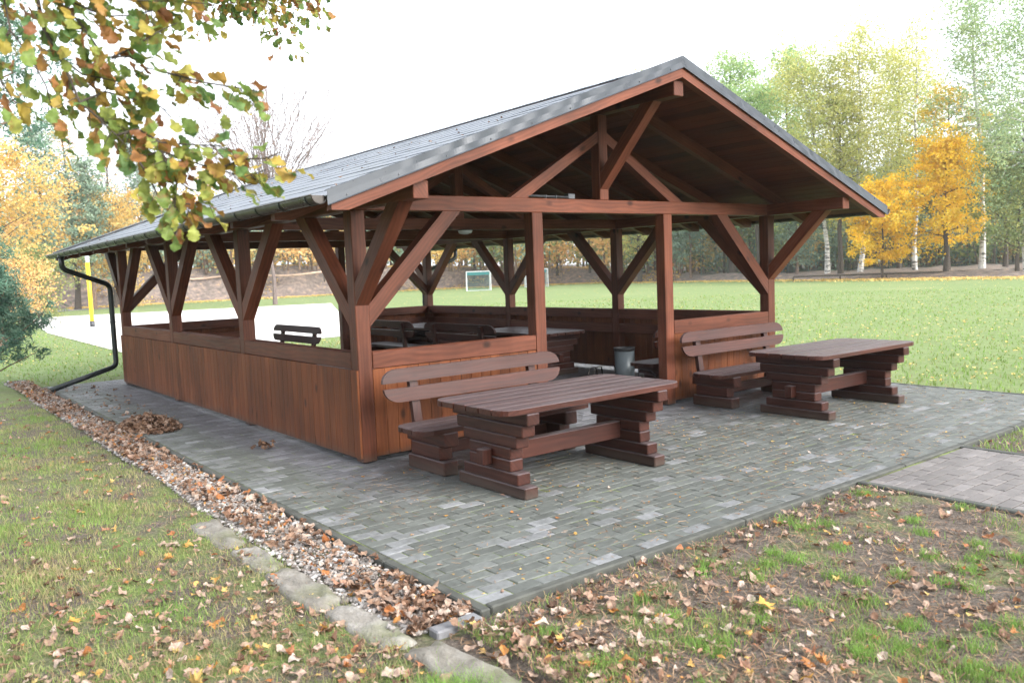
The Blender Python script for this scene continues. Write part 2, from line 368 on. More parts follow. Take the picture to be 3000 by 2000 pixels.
for y0, sg in ((0, -1), (L, 1)):
    def Yv(d): return y0+sg*d
    m = MB(); m.prism([(RX-.06, Yv(0), 2.52), (RX-.06, Yv(0), 2.70), (RX-.06, Yv(.62), 3.32), (RX-.06, Yv(.80), 3.32)], (.12, 0, 0), (0, sg*1., 1.)); part(m, 'ridge_strut')
BZ, BH = 1.227, .20
def brace_x(x, y, sg, z0=BZ):
    r = HB-z0; m = MB(); yy = y+.004
    m.prism([(x, yy, z0), (x, yy, z0+BH), (x+sg*(r-BH), yy, HB), (x+sg*r, yy, HB)], (0, S-.008, 0), (sg, 0, 1)); part(m, 'brace')
def brace_y(x, y, sg, z0=BZ, w=.005):
    r = HB-z0; m = MB(); xx = x+w
    m.prism([(xx, y, z0), (xx, y, z0+BH), (xx, y+sg*(r-BH), HB), (xx, y+sg*r, HB)], (S-2*w, 0, 0), (0, sg, 1)); part(m, 'brace')
for y in (PY[0], PY[3]):
    brace_x(S, y, 1); brace_x(W-S, y, -1)
for x in (0, W-S):
    for i, y in enumerate(PY):
        if i < 3: brace_y(x, y+S, 1)
        if i > 0: brace_y(x, y, -1)
    brace_y(x, 0, -1, 1.42); brace_y(x, L, 1, 1.42)
# walls
def wall(a, b, nrm, name='wall_panel', cover=None):
    """low wall from a to b (xy); nrm = outward unit normal; a,b on the outer face"""
    a = np.array([*a, 0.]); b = np.array([*b, 0.]); d = b-a; ln = np.linalg.norm(d); d /= ln; n = np.array([*nrm, 0.]); z = np.array([0, 0, 1.])
    fr = np.array([d, -n, z]); inw = -n
    def bd(m, s0, s1, t0, t1, z0, z1, ch=.003):
        c = a+d*(s0+s1)/2+inw*(t0+t1)/2+z*(z0+z1)/2; m.box(c, ((s1-s0)/2, (t1-t0)/2, (z1-z0)/2), fr, ch)
    c0, c1, t0, zt = (.004, .004, .006, .844) if cover is None else (-cover[0], -cover[1], -.024, .846)      # on the long side the boards run across the posts
    m = MB(); k = max(1, round((ln-c0-c1)/.122)); w = (ln-c0-c1)/k
    for i in range(k): bd(m, c0+i*w+.001, c0+(i+1)*w-.001, t0+random.random()*.002, t0+.022, .05, zt)
    p = part(m, name, 'clad')
    m = MB(); bd(m, .006, ln-.006, .001, .033, .848, HR, .005); m.build('top_rail', M['stain'], p)
    for z0, z1 in ((.85, HR-.002), (.62, .77)):
        m = MB(); bd(m, .006, ln-.006, S-.033, S-.002, z0, z1, .005); m.build('inner_rail', M['stain'], p)
for x, n in ((0, (-1, 0)), (W, (1, 0))):
    for i in range(3): wall((x, PY[i]+S), (x, PY[i+1]), n, cover=(S if (i == 0) else S/2, S if i == 2 else S/2) if x == 0 else None)
for y, n in ((0, (0, -1)), (L, (0, 1))):
    wall((S, y), (PX[1], y), n); wall((PX[2]+S, y), (W-S, y), n)
# roof
DV = .135
nr = 12
ys = [-YV+.0]+[-YV+.08+(L+2*YV-.24)*k/(nr-1) for k in range(1, nr-1)]+[L+YV-.08]
for y in ys:
    for sg in (-1, 1):
        def X(x): return x if sg < 0 else W-x
        m = MB(); zt = zb(-.584)
        m.prism([(X(-.72), y, zt), (X(-.584), y, zt), (X(RX-.001), y, zb(RX)), (X(RX-.001), y, zb(RX)+DV), (X(-.72), y, zb(-.72)+DV)], (0, .08, 0), (1, 0, -sg*KS)); part(m, 'rafter')
cs = math.hypot(1, KS)
for sg in (-1, 1):
    def X(x): return x if sg < 0 else W-x
    ax = np.array([[0, 1, 0], [1/cs, 0, -sg*KS/cs], [sg*KS/cs, 0, 1/cs]])
    m = MB(); nb = 33; x0 = -.735; st = (RX-x0)/nb
    for i in range(nb):
        xm = x0+(i+.5)*st; zc = zb(xm)+DV+.011*cs+.001
        m.box((X(xm), L/2, zc), ((L+2*YV-.02)/2, st*cs/2-.0015, .010), ax, .002, 0)
    part(m, 'roof_boards', 'deck')
    # shingle courses: overlapping rippled strips
    NC = 15; NY = 240; yv = np.linspace(-YV-.012, L+YV+.012, NY+1); V = []; F = []; R = []
    for c in range(NC):
        s0 = -.758+(RX+.758)*c/NC; s1 = -.758+(RX+.758)*(c+1)/NC
        off = RNG.normal(0, .0025, 400)
        for j, y in enumerate(yv):
            rip = (vnoise(np.array([y*9.]), np.array([c*3.]), 1., 3+sg)[0]-.5)
            lift = .005+.012*max(0, vnoise(np.array([y*1.7]), np.array([c*7.]), 1., 9+sg)[0]-.45)
            xe = s0-.012*rip-.004
            for (x, dz) in ((xe, -.001), (xe, lift), (s1+.02, .001)):
                V.append((X(x), y, zb(x)+DV+.024+dz))
        b = c*(NY+1)*3
        tabs = RNG.random(NY//6+2)
        for j in range(NY):
            for q in (0, 1):
                f = [b+j*3+q, b+(j+1)*3+q, b+(j+1)*3+q+1, b+j*3+q+1]
                F.append(f if sg > 0 else f[::-1]); R.append(tabs[(j+(c % 2)*3)//6])
    me = npmesh('roof_covering', V, F, False, R); link('roof_covering', me, M['shingle'], pav)
    # verge flashing, slightly buckled sheet
    for ye, so_ in ((-YV-.014, -1), (L+YV+.014, 1)):
        NX = 150; V = []; F = []
        for i in range(NX+1):
            x = -.757+(RX+.757)*i/NX; ph = vnoise(np.array([x*4.]), np.array([0.]), 1., 21+sg+so_)[0]
            w = .0055*math.sin(x*22+4*ph)*(0.25+.9*ph)*min(1, max(0, (x+.3)/.8))
            zt = zb(x)+.205; zl = zb(x)+.090
            for (y, z) in ((ye-so_*.07, zt-.012), (ye-so_*.002, zt), (ye+so_*.003, zt-.004), (ye+so_*(.003+w), (zt+zl)/2), (ye+so_*.004, zl+.008), (ye+so_*.010, zl), (ye+so_*.004, zl-.001)):
                V.append((X(x), y, z))
        for i in range(NX):
            for q in range(6):
                f = [i*7+q, i*7+q+1, (i+1)*7+q+1, (i+1)*7+q]; F.append(f if sg*so_ > 0 else f[::-1])
        me = npmesh('verge_flashing', V, F, False); link('verge_flashing', me, M['flash'], pav)
    # gutter
    gx = X(-.805); gz = 2.262; gr = .062; V = []; F = []
    for j, y in enumerate((-YV+.02, L+YV+.05)):
        for k in range(13):
            a = math.pi*k/12; V.append((gx+gr*math.cos(a)*(-sg), y, gz-gr*math.sin(a)-.012*j))
        for k in range(13):
            a = math.pi*(12-k)/12; V.append((gx+(gr-.004)*math.cos(a)*(-sg), y, gz-(gr-.004)*math.sin(a)-.012*j+.001))
    F4 = [[k, (k+1) % 26, 26+(k+1) % 26, 26+k] for k in range(26)]
    m = MB(); m.raw(V, F4+[[k for k in range(13)], [26+12-k for k in range(13)]])
    m.tube([(gx+sg*gr, -YV+.02, gz), (gx+sg*gr, L+YV+.05, gz-.012)], .008, 6)
    m.tube([(gx+gr*math.cos(math.pi*k/12), -YV+.012, gz-gr*math.sin(math.pi*k/12)) for k in range(13)], .006, 5)
    g = part(m, 'gutter', 'gutter')
    for k in range(23):
        y = -1.0+k*.48; m = MB(); pts = [(gx+sg*(-1)*(gr+.004)*math.cos(a), y, gz-.012*(y+1.1)/10.9-(gr+.004)*math.sin(a)) for a in np.linspace(0, math.pi, 11)]
        for p, q in zip(pts[:-1], pts[1:]):
            p = np.array(p); q = np.array(q); d = q-p; ln = np.linalg.norm(d); d /= ln; nn = np.cross(d, (0, 1., 0))
            m.box((p+q)/2, (ln/2+.002, .014, .0025), np.array([d, (0, 1, 0), nn]), .0005)
        m.build('bracket', M['pipe'], g)
    # downpipe at the far corner
    def bend(P, r, n=5):
        out = [np.array(P[0], float)]
        for i in range(1, len(P)-1):
            a, b, c = [np.array(q, float) for q in P[i-1:i+2]]; u = (a-b)/np.linalg.norm(a-b); w = (c-b)/np.linalg.norm(c-b)
            p0, p2 = b+u*r, b+w*r
            for k in range(n+1):
                t = k/n; out.append((1-t)**2*p0+2*t*(1-t)*b+t*t*p2)
        return out+[np.array(P[-1], float)]
    m = MB(); m.tube(bend([(gx, 8.74, 2.2), (gx, 8.74, 1.99), (X(-.06), 8.93, 1.70), (X(-.06), 8.93, .30), (X(-1.13), 8.60, .035)], .09), .043, 12)
    m.tube([(X(-.06), 8.93, 1.05), (X(-.06), 8.93, 1.08)], .049, 12); m.tube([(gx, 8.74, 2.17), (gx, 8.74, 2.21)], .055, 12)
    m.build('downpipe', M['pipe'], pav, True)
# ridge cap
m = MB()
for k in range(44):
    y = -YV-.01+k*.25
    if y > L+YV: break
    y1 = min(y+.27, L+YV+.012); t = .010*(k % 2)*.3
    zr = zb(RX)+DV+.034
    for sg in (-1, 1):
        m.prism([(RX, y, zr+.004+t), (RX+sg*.14, y, zr-.14*KS+.006+t), (RX+sg*.14, y, zr-.14*KS-.002), (RX, y, zr-.003)], (0, y1-y, 0))
part(m, 'ridge_cap', 'shingle')
# bolts on the near corner post and along the flashing
m = MB()
for (x, y, z) in ((-.004, .075, .52), (-.004, .05, .62), (-.004, .06, 1.13), (-.004, .09, .50)):
    m.tube([(x, y, z), (x+.006, y, z)], .008, 8)
part(m, 'bolt', 'steel', posts[(0, 0)])
m = MB()
for x in np.linspace(-.6, 2.9, 9): m.tube([(x, -YV-.014, zb(x)+.115), (x, -YV-.025, zb(x)+.115)], .006, 6)
part(m, 'screws', 'steel')
# cable conduit and junction box on the front tie beam
jb = empty('junction_box', (2.62, .05, HT), 'small grey junction box with thin cable conduit on top of front tie beam', 'junction box')
m = MB(); m.bx(-.05, .05, -.03, .04, .001, .06, .006); m.build('box', M['steel'], jb)
m = MB(); m.tube([(-.05, -.02, .02), (-.6, -.02, .025)], .012, 6)
for x in (-.22, -.36): m.bx(x-.004, x+.004, -.036, -.004, .001, .04, .001)
m.build('conduit', M['steel'], jb)
cl = empty('ceiling_lamp', (3.2, 2.87, HB), 'round white lamp under the second tie beam of the pavilion', 'lamp')
m = MB(); m.tube([(0, 0, 0), (0, 0, -.02), (0, 0, -.05), (0, 0, -.065)], [.09, .10, .085, .03], 16); m.build('shade', M['white'], cl, True)
m = MB(); m.tube([(0, 0, 0), (0, 0, -.012)], .11, 16); m.build('base', M['black'], cl)

# ------------------------------------------------------------------ tables and benches
def rounded_slats(m, x0, x1, y0, y1, n, gap, z0, z1, rad, grain_rnd=True):
    """slats along x, with the corners of the whole top rounded off"""
    w = (y1-y0-gap*(n-1))/n
    for i in range(n):
        a = y0+i*(w+gap); b = a+w
        def inset(y):
            d = min(y-y0, y1-y)
            return rad-math.sqrt(max(0, rad*rad-(rad-d)**2)) if d < rad else 0.
        yy = np.linspace(a, b, 7 if (i == 0 or i == n-1) else 3)
        left = [(x0+inset(y), y) for y in yy]; right = [(x1-inset(y), y) for y in yy]
        poly = left[::-1]+right
        c = .005
        cx, cy = (x0+x1)/2, (a+b)/2
        def shr(p): return (p[0]-c*math.copysign(1, p[0]-cx), p[1]-c*math.copysign(1, p[1]-cy))
        dz = random.uniform(-.0015, .0015); N = len(poly)
        P = [(x, y, z0+dz) for x, y in poly]+[(x, y, z1-c+dz) for x, y in poly]+[(*shr(p), z1+dz) for p in poly]
        F = [list(range(N))[::-1] if _ccw(poly) else list(range(N))]
        for lay in (0, 1):
            for k in range(N):
                j = (k+1) % N; f = [lay*N+k, lay*N+j, (lay+1)*N+j, (lay+1)*N+k]; F.append(f if _ccw(poly) else f[::-1])
        top = [2*N+k for k in range(N)]; F.append(top if _ccw(poly) else top[::-1])
        m.raw(P, F, (np.array([1., 0, 0]), np.array([0, 1., 0]), np.array([0, 0, 1.])))
def _ccw(poly): return sum(poly[i][0]*poly[(i+1) % len(poly)][1]-poly[(i+1) % len(poly)][0]*poly[i][1] for i in range(len(poly))) > 0
def make_table():
    t = empty('picnic_table', (0, 0, 0), 'x', 'table', 'slatted picnic tables with stacked timber trestles')
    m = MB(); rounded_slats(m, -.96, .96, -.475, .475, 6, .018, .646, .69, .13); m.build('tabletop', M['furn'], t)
    for x in (-.76, .63):
        m = MB()
        for k, (hl, th) in enumerate(((.425, .127), (.345, .125), (.265, .124), (.265, .126), (.34, .124), (.42, .125), (.48, .118))):
            j = random.uniform(-.004, .004); z = .0015+k*.0921
            m.bx(x+.063-th/2+j, x+.063+th/2+j, -hl, hl, z, z+.0895, .008)
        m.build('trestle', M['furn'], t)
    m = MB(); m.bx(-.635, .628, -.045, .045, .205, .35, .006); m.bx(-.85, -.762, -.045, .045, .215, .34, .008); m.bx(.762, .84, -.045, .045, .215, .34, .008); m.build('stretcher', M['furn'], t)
    return t
def rb_board(m, x0, x1, z0, z1, y0, y1, top, rad, lean=0.):
    """backrest board with its upper (top) or lower corners rounded"""
    pts = []
    na = 7
    if top:
        pts = [(x0, z0), (x1, z0)]
        for k in range(na): a = math.pi/2*k/(na-1); pts.append((x1-rad+rad*math.cos(a), z1-(z1-z0)*.98+(z1-z0)*.98*math.sin(a)))
        for k in range(na): a = math.pi/2*k/(na-1); pts.append((x0+rad-rad*math.sin(a), z1-(z1-z0)*.98+(z1-z0)*.98*math.cos(a)))
    else:
        pts = [(x1, z1), (x0, z1)]
        for k in range(na): a = math.pi/2*k/(na-1); pts.append((x0+rad-rad*math.cos(a), z0+(z1-z0)*.98-(z1-z0)*.98*math.sin(a)))
        for k in range(na): a = math.pi/2*k/(na-1); pts.append((x1-rad+rad*math.sin(a), z0+(z1-z0)*.98-(z1-z0)*.98*math.cos(a)))
    m.prism([(x, y0+lean*(z-.6), z) for x, z in pts], (0, y1-y0, 0), (1, 0, 0))
def make_bench():
    t = empty('backrest_bench', (0, 0, 0), 'x', 'bench', 'slatted backrest benches on timber trestles')
    # local: length along x, sitter looks towards -y, trestle centre y=0
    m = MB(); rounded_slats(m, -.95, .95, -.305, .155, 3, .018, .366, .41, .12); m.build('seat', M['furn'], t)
    for x in (-.735, .59):
        m = MB()
        for k, (a, b, th) in enumerate(((-.285, .285, .145), (-.215, .24, .13), (-.315, .295, .14))):
            z = .0015+k*.1215; m.bx(x+.07-th/2, x+.07+th/2, a, b, z, z+.119, .008)
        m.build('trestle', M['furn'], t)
    LN = .16
    for x in (-.67, .66):
        m = MB(); yb = .222
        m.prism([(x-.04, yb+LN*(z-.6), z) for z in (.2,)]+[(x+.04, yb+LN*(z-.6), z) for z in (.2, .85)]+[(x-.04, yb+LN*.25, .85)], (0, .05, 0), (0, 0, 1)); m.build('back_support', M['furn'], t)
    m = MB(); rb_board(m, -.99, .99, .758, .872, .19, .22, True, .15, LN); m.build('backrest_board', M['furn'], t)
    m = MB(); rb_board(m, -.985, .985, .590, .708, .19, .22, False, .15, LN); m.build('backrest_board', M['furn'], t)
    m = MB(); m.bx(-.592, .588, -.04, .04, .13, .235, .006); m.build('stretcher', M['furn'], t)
    return t
tb = make_table(); tb.location = (1.03, -1.54, 0); tb.rotation_euler[2] = math.radians(.5)
tb['label'] = 'dark brown slatted picnic table nearest the pavilion corner, outside on the paving'
copy_thing(tb, (5.105, -1.49, 0), math.radians(-.6), 'dark brown slatted picnic table on the outer right end of the paving')
copy_thing(tb, (5.12, 4.0, 0), math.pi/2, 'slatted picnic table inside the pavilion behind the second front post')
copy_thing(tb, (5.12, 6.9, 0), math.pi/2+.01, 'slatted picnic table at the back of the pavilion, glimpsed between two bench backs')
copy_thing(tb, (1.3, 7.0, 0), math.pi/2, 'slatted picnic table inside along the left board wall')
bn = make_bench(); bn.location = (.99, -.64, 0)
bn['label'] = 'slatted bench with rounded backrest boards against the left front board wall'
copy_thing(bn, (5.04, -.43, 0), 0, 'slatted bench with rounded backrest boards against the right front board wall')
copy_thing(bn, (4.18, 4.27, 0), math.pi/2, 'dark bench inside seen from behind, between the first and second front posts')
copy_thing(bn, (4.18, 6.62, 0), math.pi/2, 'dark bench inside seen from behind, farther back in the same row')
copy_thing(bn, (2.22, 7.05, 0), -math.pi/2, 'dark bench back standing out against the white sand in the rear opening')
bi = copy_thing(bn, (5.42, .80, 0), math.pi, 'bench inside with its end poking out past the right opening post')
hn = MB(); hn.tube([(.79, .06, .22), (.79, -.02, .30), (.80, -.20, .315), (.80, -.24, .29), (.79, -.24, .16)], .006, 6)
hn.build('wire_handle', M['steel'], bi)
# bin
bnn = empty('litter_bin', (5.36, 2.02, 0), 'grey round litter bin with black rim inside the pavilion', 'bin')
m = MB(); m.tube([(0, 0, .004), (0, 0, .05), (0, 0, .44)], [.138, .142, .147], 28); m.build('body', M['greycan'], bnn, True)
m = MB(); m.tube([(0, 0, .435), (0, 0, .445), (0, 0, .475)], [.150, .154, .152], 28, False); m.tube([(0, 0, .475), (0, 0, .445)], [.152, .14], 28, False); m.build('rim', M['black'], bnn, True)
m = MB(); m.tube([(.152*math.cos(a), .152*math.sin(a), .478) for a in np.linspace(0, 2*math.pi, 25)], .006, 6, False); m.build('rim_ring', M['steel'], bnn, True)
m = MB(); a0 = -.95; pts = []
for k in range(17):
    w = 2*math.pi*k/16; aa = a0+.42*math.cos(w); pts.append((.1485*math.cos(aa), .1485*math.sin(aa), .26+.085*math.sin(w)))
m.raw(pts, [list(range(16))]); m.build('opening', M['black'], bnn)
rk = empty('wire_rack', (4.92, 2.35, 0), 'low dark rack of bent wire beside the grey litter bin', 'rack')
for x in (0, .11):
    m = MB(); m.tube([(x-.06, -.06, .0), (x-.03, -.05, .13), (x+.02, -.03, .19), (x+.12, 0, .20), (x+.2, .03, .19), (x+.24, .04, .0)], .009, 6); m.build('hoop', M['gutter'], rk, True)

# ------------------------------------------------------------------ ground
def zground(x, y):
    z = -.05+.03*(vnoise(x, y, .8, 5)-.5)+.014*(vnoise(x, y, .22, 6)-.5)
    d = np.hypot(np.asarray(x)-4, np.asarray(y)-2); z = np.where(d < 16, z, -.05)
    pv = (np.asarray(x) > -1.2) & (np.asarray(x) < 7.25) & (np.asarray(y) > -3.42) & (np.asarray(y) < 10.)
    pth = (np.asarray(x) > 2.3) & (np.asarray(x) < 4.06) & (np.asarray(y) < -3.3)
    z = np.where(pv | pth, -.09, z)
    z = np.where((np.asarray(y) < -3.3) & (np.asarray(x) > -1.3) & ~pth, z+.036, z)
    left = np.clip((-1.55-np.asarray(x))/1.2, 0, 1)*np.where(d < 16, 1, 0)   # lawn lifts a little towards the left
    return z+left*.03
gx_ = np.unique(np.concatenate([np.linspace(-700, -12, 24), np.arange(-12, 10, .12), np.linspace(10, 40, 40), np.linspace(40, 700, 30)]))
gy_ = np.unique(np.concatenate([np.linspace(-300, -8, 14), np.arange(-8, 12, .12), np.linspace(12, 40, 40), np.linspace(40, 800, 34)]))
GX, GY = np.meshgrid(gx_, gy_); GZ = zground(GX, GY)
nx, ny = len(gx_), len(gy_); I = np.arange(nx*ny).reshape(ny, nx)
F = np.stack([I[:-1, :-1], I[:-1, 1:], I[1:, 1:], I[1:, :-1]], -1).reshape(-1, 4)
g = link('ground', npmesh('ground', np.stack([GX, GY, GZ], -1).reshape(-1, 3), F, True), M['ground']); tag(g, 'patchy lawn and mown green playing field', 'ground', kind='structure')
# paving: individually laid pavers in one sheet
def pavers(name, x0, x1, y0, y1, mat, along='x', label='', edge_rows=False):
    V = []; F = []; R = []; bl, bw, gp = .2, .1, .006
    T = (lambda a, b: (a, b)) if along == 'x' else (lambda a, b: (b, a))
    A0, A1, B0, B1 = (x0, x1, y0, y1) if along == 'x' else (y0, y1, x0, x1)
    nrow = int(round((B1-B0)/bw))
    for r in range(nrow):
        b0 = B0+r*bw; a = A0-(bl/2 if r % 2 else 0)
        while a < A1-.02:
            s0, s1 = max(a, A0), min(a+bl, A1); a += bl
            if s1-s0 < .03: continue
            t0, t1 = b0, min(b0+bw, B1); h = random.gauss(0, .0011); tx, ty = random.gauss(0, .0009), random.gauss(0, .0009); c = .004
            e0, e1, f0, f1 = s0+gp/2, s1-gp/2, t0+gp/2, t1-gp/2; n = len(V)
            for (p, q, z) in ((e0, f0, -.03), (e1, f0, -.03), (e1, f1, -.03), (e0, f1, -.03), (e0, f0, -c*.6), (e1, f0, -c*.6), (e1, f1, -c*.6), (e0, f1, -c*.6), (e0+c, f0+c, 0), (e1-c, f0+c, 0), (e1-c, f1-c, 0), (e0+c, f1-c, 0)):
                zz = z+h+tx*(1 if p > (e0+e1)/2 else -1)+ty*(1 if q > (f0+f1)/2 else -1); X_, Y_ = T(p, q); V.append((X_, Y_, zz))
            k = random.random()
            if name == 'pavement' and (r < 1 or s0 < -.8) and s0 < 3.2 and random.random() < .42: k = random.uniform(.9, 1)
            for lay in (0, 4):
                for i in range(4):
                    j = (i+1) % 4; f = [n+lay+i, n+lay+j, n+lay+4+j, n+lay+4+i]; F.append(f if along == 'x' else f[::-1]); R.append(k)
            f = [n+8, n+9, n+10, n+11]; F.append(f if along == 'x' else f[::-1]); R.append(k)
    o = link(name, npmesh(name, V, F, False, R), mat); return tag(o, label, 'paving', kind='structure')
pavers('pavement', -1.055, 7.16, -3.29, 9.52, M['paver'], 'x', 'grey mossy block paving around the pavilion')
pavers('path', 2.41, 3.99, -9.2, -3.36, M['paver2'], 'x', 'reddish grey block path joining the paving')
m = MB(); m.raw([(-1.08, -3.32, -.0045), (7.2, -3.32, -.0045), (7.2, 9.55, -.0045), (-1.08, 9.55, -.0045)], [[0, 1, 2, 3]])
tag(m.build('pavement_bed', M['joint']), 'moss and sand in the paving joints', 'paving', kind='structure')
m = MB(); m.raw([(2.36, -9.2, -.013), (4.03, -9.2, -.013), (4.03, -3.36, -.013), (2.36, -3.36, -.013)], [[0, 1, 2, 3]])
tag(m.build('path_bed', M['joint']), 'sand in the path joints', 'paving', kind='structure')
def kerb(x0, y0, x1, y1, w, name='kerb', mat='kerb', top=.004):
    m = MB(); d = np.array([x1-x0, y1-y0, 0.]); ln = np.linalg.norm(d); d /= ln; nn = np.array([-d[1], d[0], 0]); k = max(1, round(ln/1.0))
    for i in range(k):
        c = np.array([x0, y0, 0])+d*(i+.5)*ln/k; j = random.gauss(0, .002)
        m.box(c+nn*random.gauss(0, .0015)+np.array([0, 0, -.1+top+j]), (ln/k/2-.003, w/2, .1), np.array([d, nn, (0, 0, 1)]), .008)
    tag(m.build(name, M[mat]), 'concrete edging kerb', 'kerb', kind='structure')
kerb(-1.09, -3.36, -1.09, 9.55, .062)
kerb(-1.055, -3.325, 7.2, -3.325, .062); kerb(7.195, -3.29, 7.195, 9.5, .062); kerb(2.365, -9.2, 2.365, -3.36, .065); kerb(4.03, -9.2, 4.03, -3.36, .065)
kerb(-1.40, -3.345, -1.125, -3.345, .085, 'kerb', 'kerblight', -.012)
# sand court, track, bank
def sheet(name, pts, z, mat, label, cat):
    m = MB(); m.raw([(x, y, z) for x, y in pts], [list(range(len(pts)))]); return tag(m.build(name, M[mat]), label, cat, kind='structure')
sheet('sand_court', [(1.7, 15.5), (8.0, 15.5), (21.0, 44.5), (4.2, 50.5), (2.1, 30.0)], -.03, 'sand', 'bright white sand volleyball court', 'sand court')
sheet('track', [(-9, 57), (12, 64), (13, 70), (-9, 62)], -.035, 'track', 'grey track beyond the sand court', 'track')
def polar(sx, d):
    a = .6562+math.atan((sx-1500)/2447.27); return np.array([CAM[0]+d*math.sin(a), CAM[1]+d*math.cos(a)])
# earth bank along the far edges: profile of (screen azimuth, distance, height, depth)
prof = [(-500, 80, 2.6), (100, 80, 3.0), (340, 80, 3.0), (900, 84, 3.0), (1268, 92, 2.4), (1500, 92, 2.0), (1744, 90, 1.5), (1900, 84, .9), (2100, 78, .5), (2300, 72, .45), (2600, 66, .45), (2900, 63, .45), (3500, 60, .4)]
V = []; F = []; K = len(prof)*6; sx_ = np.linspace(-500, 3500, 120)
for i, sx in enumerate(sx_):
    d = np.interp(sx, [p[0] for p in prof], [p[1] for p in prof]); h = np.interp(sx, [p[0] for p in prof], [p[2] for p in prof])
    for j, (dd, hh) in enumerate(((-1.5, -.12), (0, .05), (1.2, .35*h), (2.6, .75*h), (4.5, h), (14, h*1.02), (60, h*1.05+.5))):
        p = polar(sx, d+dd+(vnoise(np.array([sx*.02]), np.array([j*5.]), 1., 4)[0]-.5)*1.2); V.append((p[0], p[1], hh+(vnoise(np.array([sx*.05]), np.array([j*9.]), 1., 8)[0]-.5)*.25*(j > 1)))
for i in range(len(sx_)-1):
    for j in range(6): F.append([i*7+j, (i+1)*7+j, (i+1)*7+j+1, i*7+j+1])
o = link('earth_bank', npmesh('earth_bank', V, F, True), M['bank']); tag(o, 'brown earth bank strewn with leaves along the far edge of the field', 'bank', kind='structure')
def bank_z(sx, back=3.5):
    h = float(np.interp(sx, [p[0] for p in prof], [p[2] for p in prof])); return h*min(1, back/4.5)
def bank_d(sx): return float(np.interp(sx, [p[0] for p in prof], [p[1] for p in prof]))

# ------------------------------------------------------------------ gravel, edging stones
def in_paving(x, y, pad=0.): return ((x > -1.13-pad) & (x < 7.24+pad) & (y > -3.37-pad) & (y < 9.6)) | ((x > 2.32-pad) & (x < 4.08+pad) & (y < -3.3))
def gravel_left(y): return -1.50-.05*(vnoise(y, y*0, 1.1, 31)-.5)*2
N = 15000
y = np.concatenate([RNG.uniform(-3.30, 3, 9000), RNG.uniform(3, 11.5, 6000)]); x = RNG.uniform(0, 1, N)*(-1.13-gravel_left(y))+gravel_left(y)
sz = RNG.gamma(4, .0028, N).clip(.005, .024); ico_v = []; ph = (1+5**.5)/2
for a in (-1, 1):
    for b in (-ph, ph): ico_v += [(0, a, b), (a, b, 0), (b, 0, a)]
ico_v = np.array(ico_v)/math.hypot(1, ph)
ico_f = []
for i in range(12):
    for j in range(i+1, 12):
        for k in range(j+1, 12):
            if all(abs(np.linalg.norm(ico_v[p]-ico_v[q])-1.0515) < .02 for p, q in ((i, j), (j, k), (i, k))):
                n = np.cross(ico_v[j]-ico_v[i], ico_v[k]-ico_v[i]); ico_f.append((i, j, k) if n@ico_v[i] > 0 else (i, k, j))
ico_f = np.array(ico_f)
ang = RNG.uniform(0, 6.28, N); sc3 = sz[:, None]*RNG.uniform(.6, 1.3, (N, 3))*np.array([1, 1, .75])
P = ico_v[None]*sc3[:, None]*RNG.uniform(.8, 1.2, (N, 12, 1)); ca, sa = np.cos(ang)[:, None], np.sin(ang)[:, None]
P = np.stack([P[..., 0]*ca-P[..., 1]*sa+x[:, None], P[..., 0]*sa+P[..., 1]*ca+y[:, None], P[..., 2]+(-.045+RNG.uniform(0, .024, N))[:, None]], -1)
F = (ico_f[None]+(np.arange(N)*12)[:, None, None]).reshape(-1, 3)
o = link('gravel', npmesh('gravel', P.reshape(-1, 3), F, False, np.repeat(RNG.random(N), 20)), M['pebble']); tag(o, 'pale gravel drainage strip beside the paving', 'gravel', kind='stuff')
def stone(x0, y0, x1, y1, w, label, hgt=.02):
    w += .05; x0 -= .02; x1 -= .02
    """flat rough slab from end to end along the edging line"""
    c = np.array([(x0+x1)/2, (y0+y1)/2]); d = np.array([x1-x0, y1-y0]); ln = np.linalg.norm(d); d /= ln; nn = np.array([-d[1], d[0]])
    nu, nv = 22, 12; V = []; F = []; sd = random.randint(0, 999)
    for i in range(nu+1):
        for j in range(nv+1):
            u, v = i/nu*2-1, j/nv*2-1
            r = max(abs(u)**10, abs(v)**8); e = .5+.1*(vnoise(np.array([u*2+9]), np.array([v*2+9]), 1., sd)[0]-.5)
            k = 1.0-.10*(u*u*v*v)
            px = u*ln/2*k+.03*(vnoise(np.array([v*2.5]), np.array([u*1.5]), 1., sd+1)[0]-.5); py = v*w/2*k+.035*(vnoise(np.array([u*3.5]), np.array([v*1.5]), 1., sd+2)[0]-.5)
            z = hgt*(1-r)-.10*r+.026*(vnoise(np.array([u*4]), np.array([v*4]), 1., sd+3)[0]-.5)+.012*(vnoise(np.array([u*13]), np.array([v*13]), 1., sd+4)[0]-.5)
            q = d*px+nn*py; V.append((q[0], q[1], z))
    for i in range(nu):
        for j in range(nv): a = i*(nv+1)+j; F.append([a, a+nv+1, a+nv+2, a+1])
    o = link('edging_stone', npmesh('edging_stone', V, F, True), M['stone']); o.location = (c[0], c[1], -.026)
    return tag(o, label, 'stone', 'sandstone slabs edging the lawn')
stone(-1.47, -4.75, -1.40, -4.18, .26, 'rough sandstone edging slab cut by the bottom edge of the picture', .018)
stone(-1.445, -4.20, -1.50, -3.36, .20, 'largest rough sandstone edging slab, by the bright grass tuft at the lawn corner', .022)
stone(-1.54, -3.42, -1.58, -2.66, .18, 'mossy brown sandstone edging slab where the light kerb piece ends', .008)
stone(-1.59, -2.74, -1.60, -1.93, .20, 'pale sandstone edging slab beside the orange leaves in the gravel', .012)
stone(-1.61, -2.00, -1.60, -1.40, .18, 'short pale sandstone edging slab between two longer slabs', .012)
stone(-1.63, -1.42, -1.60, -.55, .19, 'pale flat sandstone edging slab farthest up the lawn edge', .010)
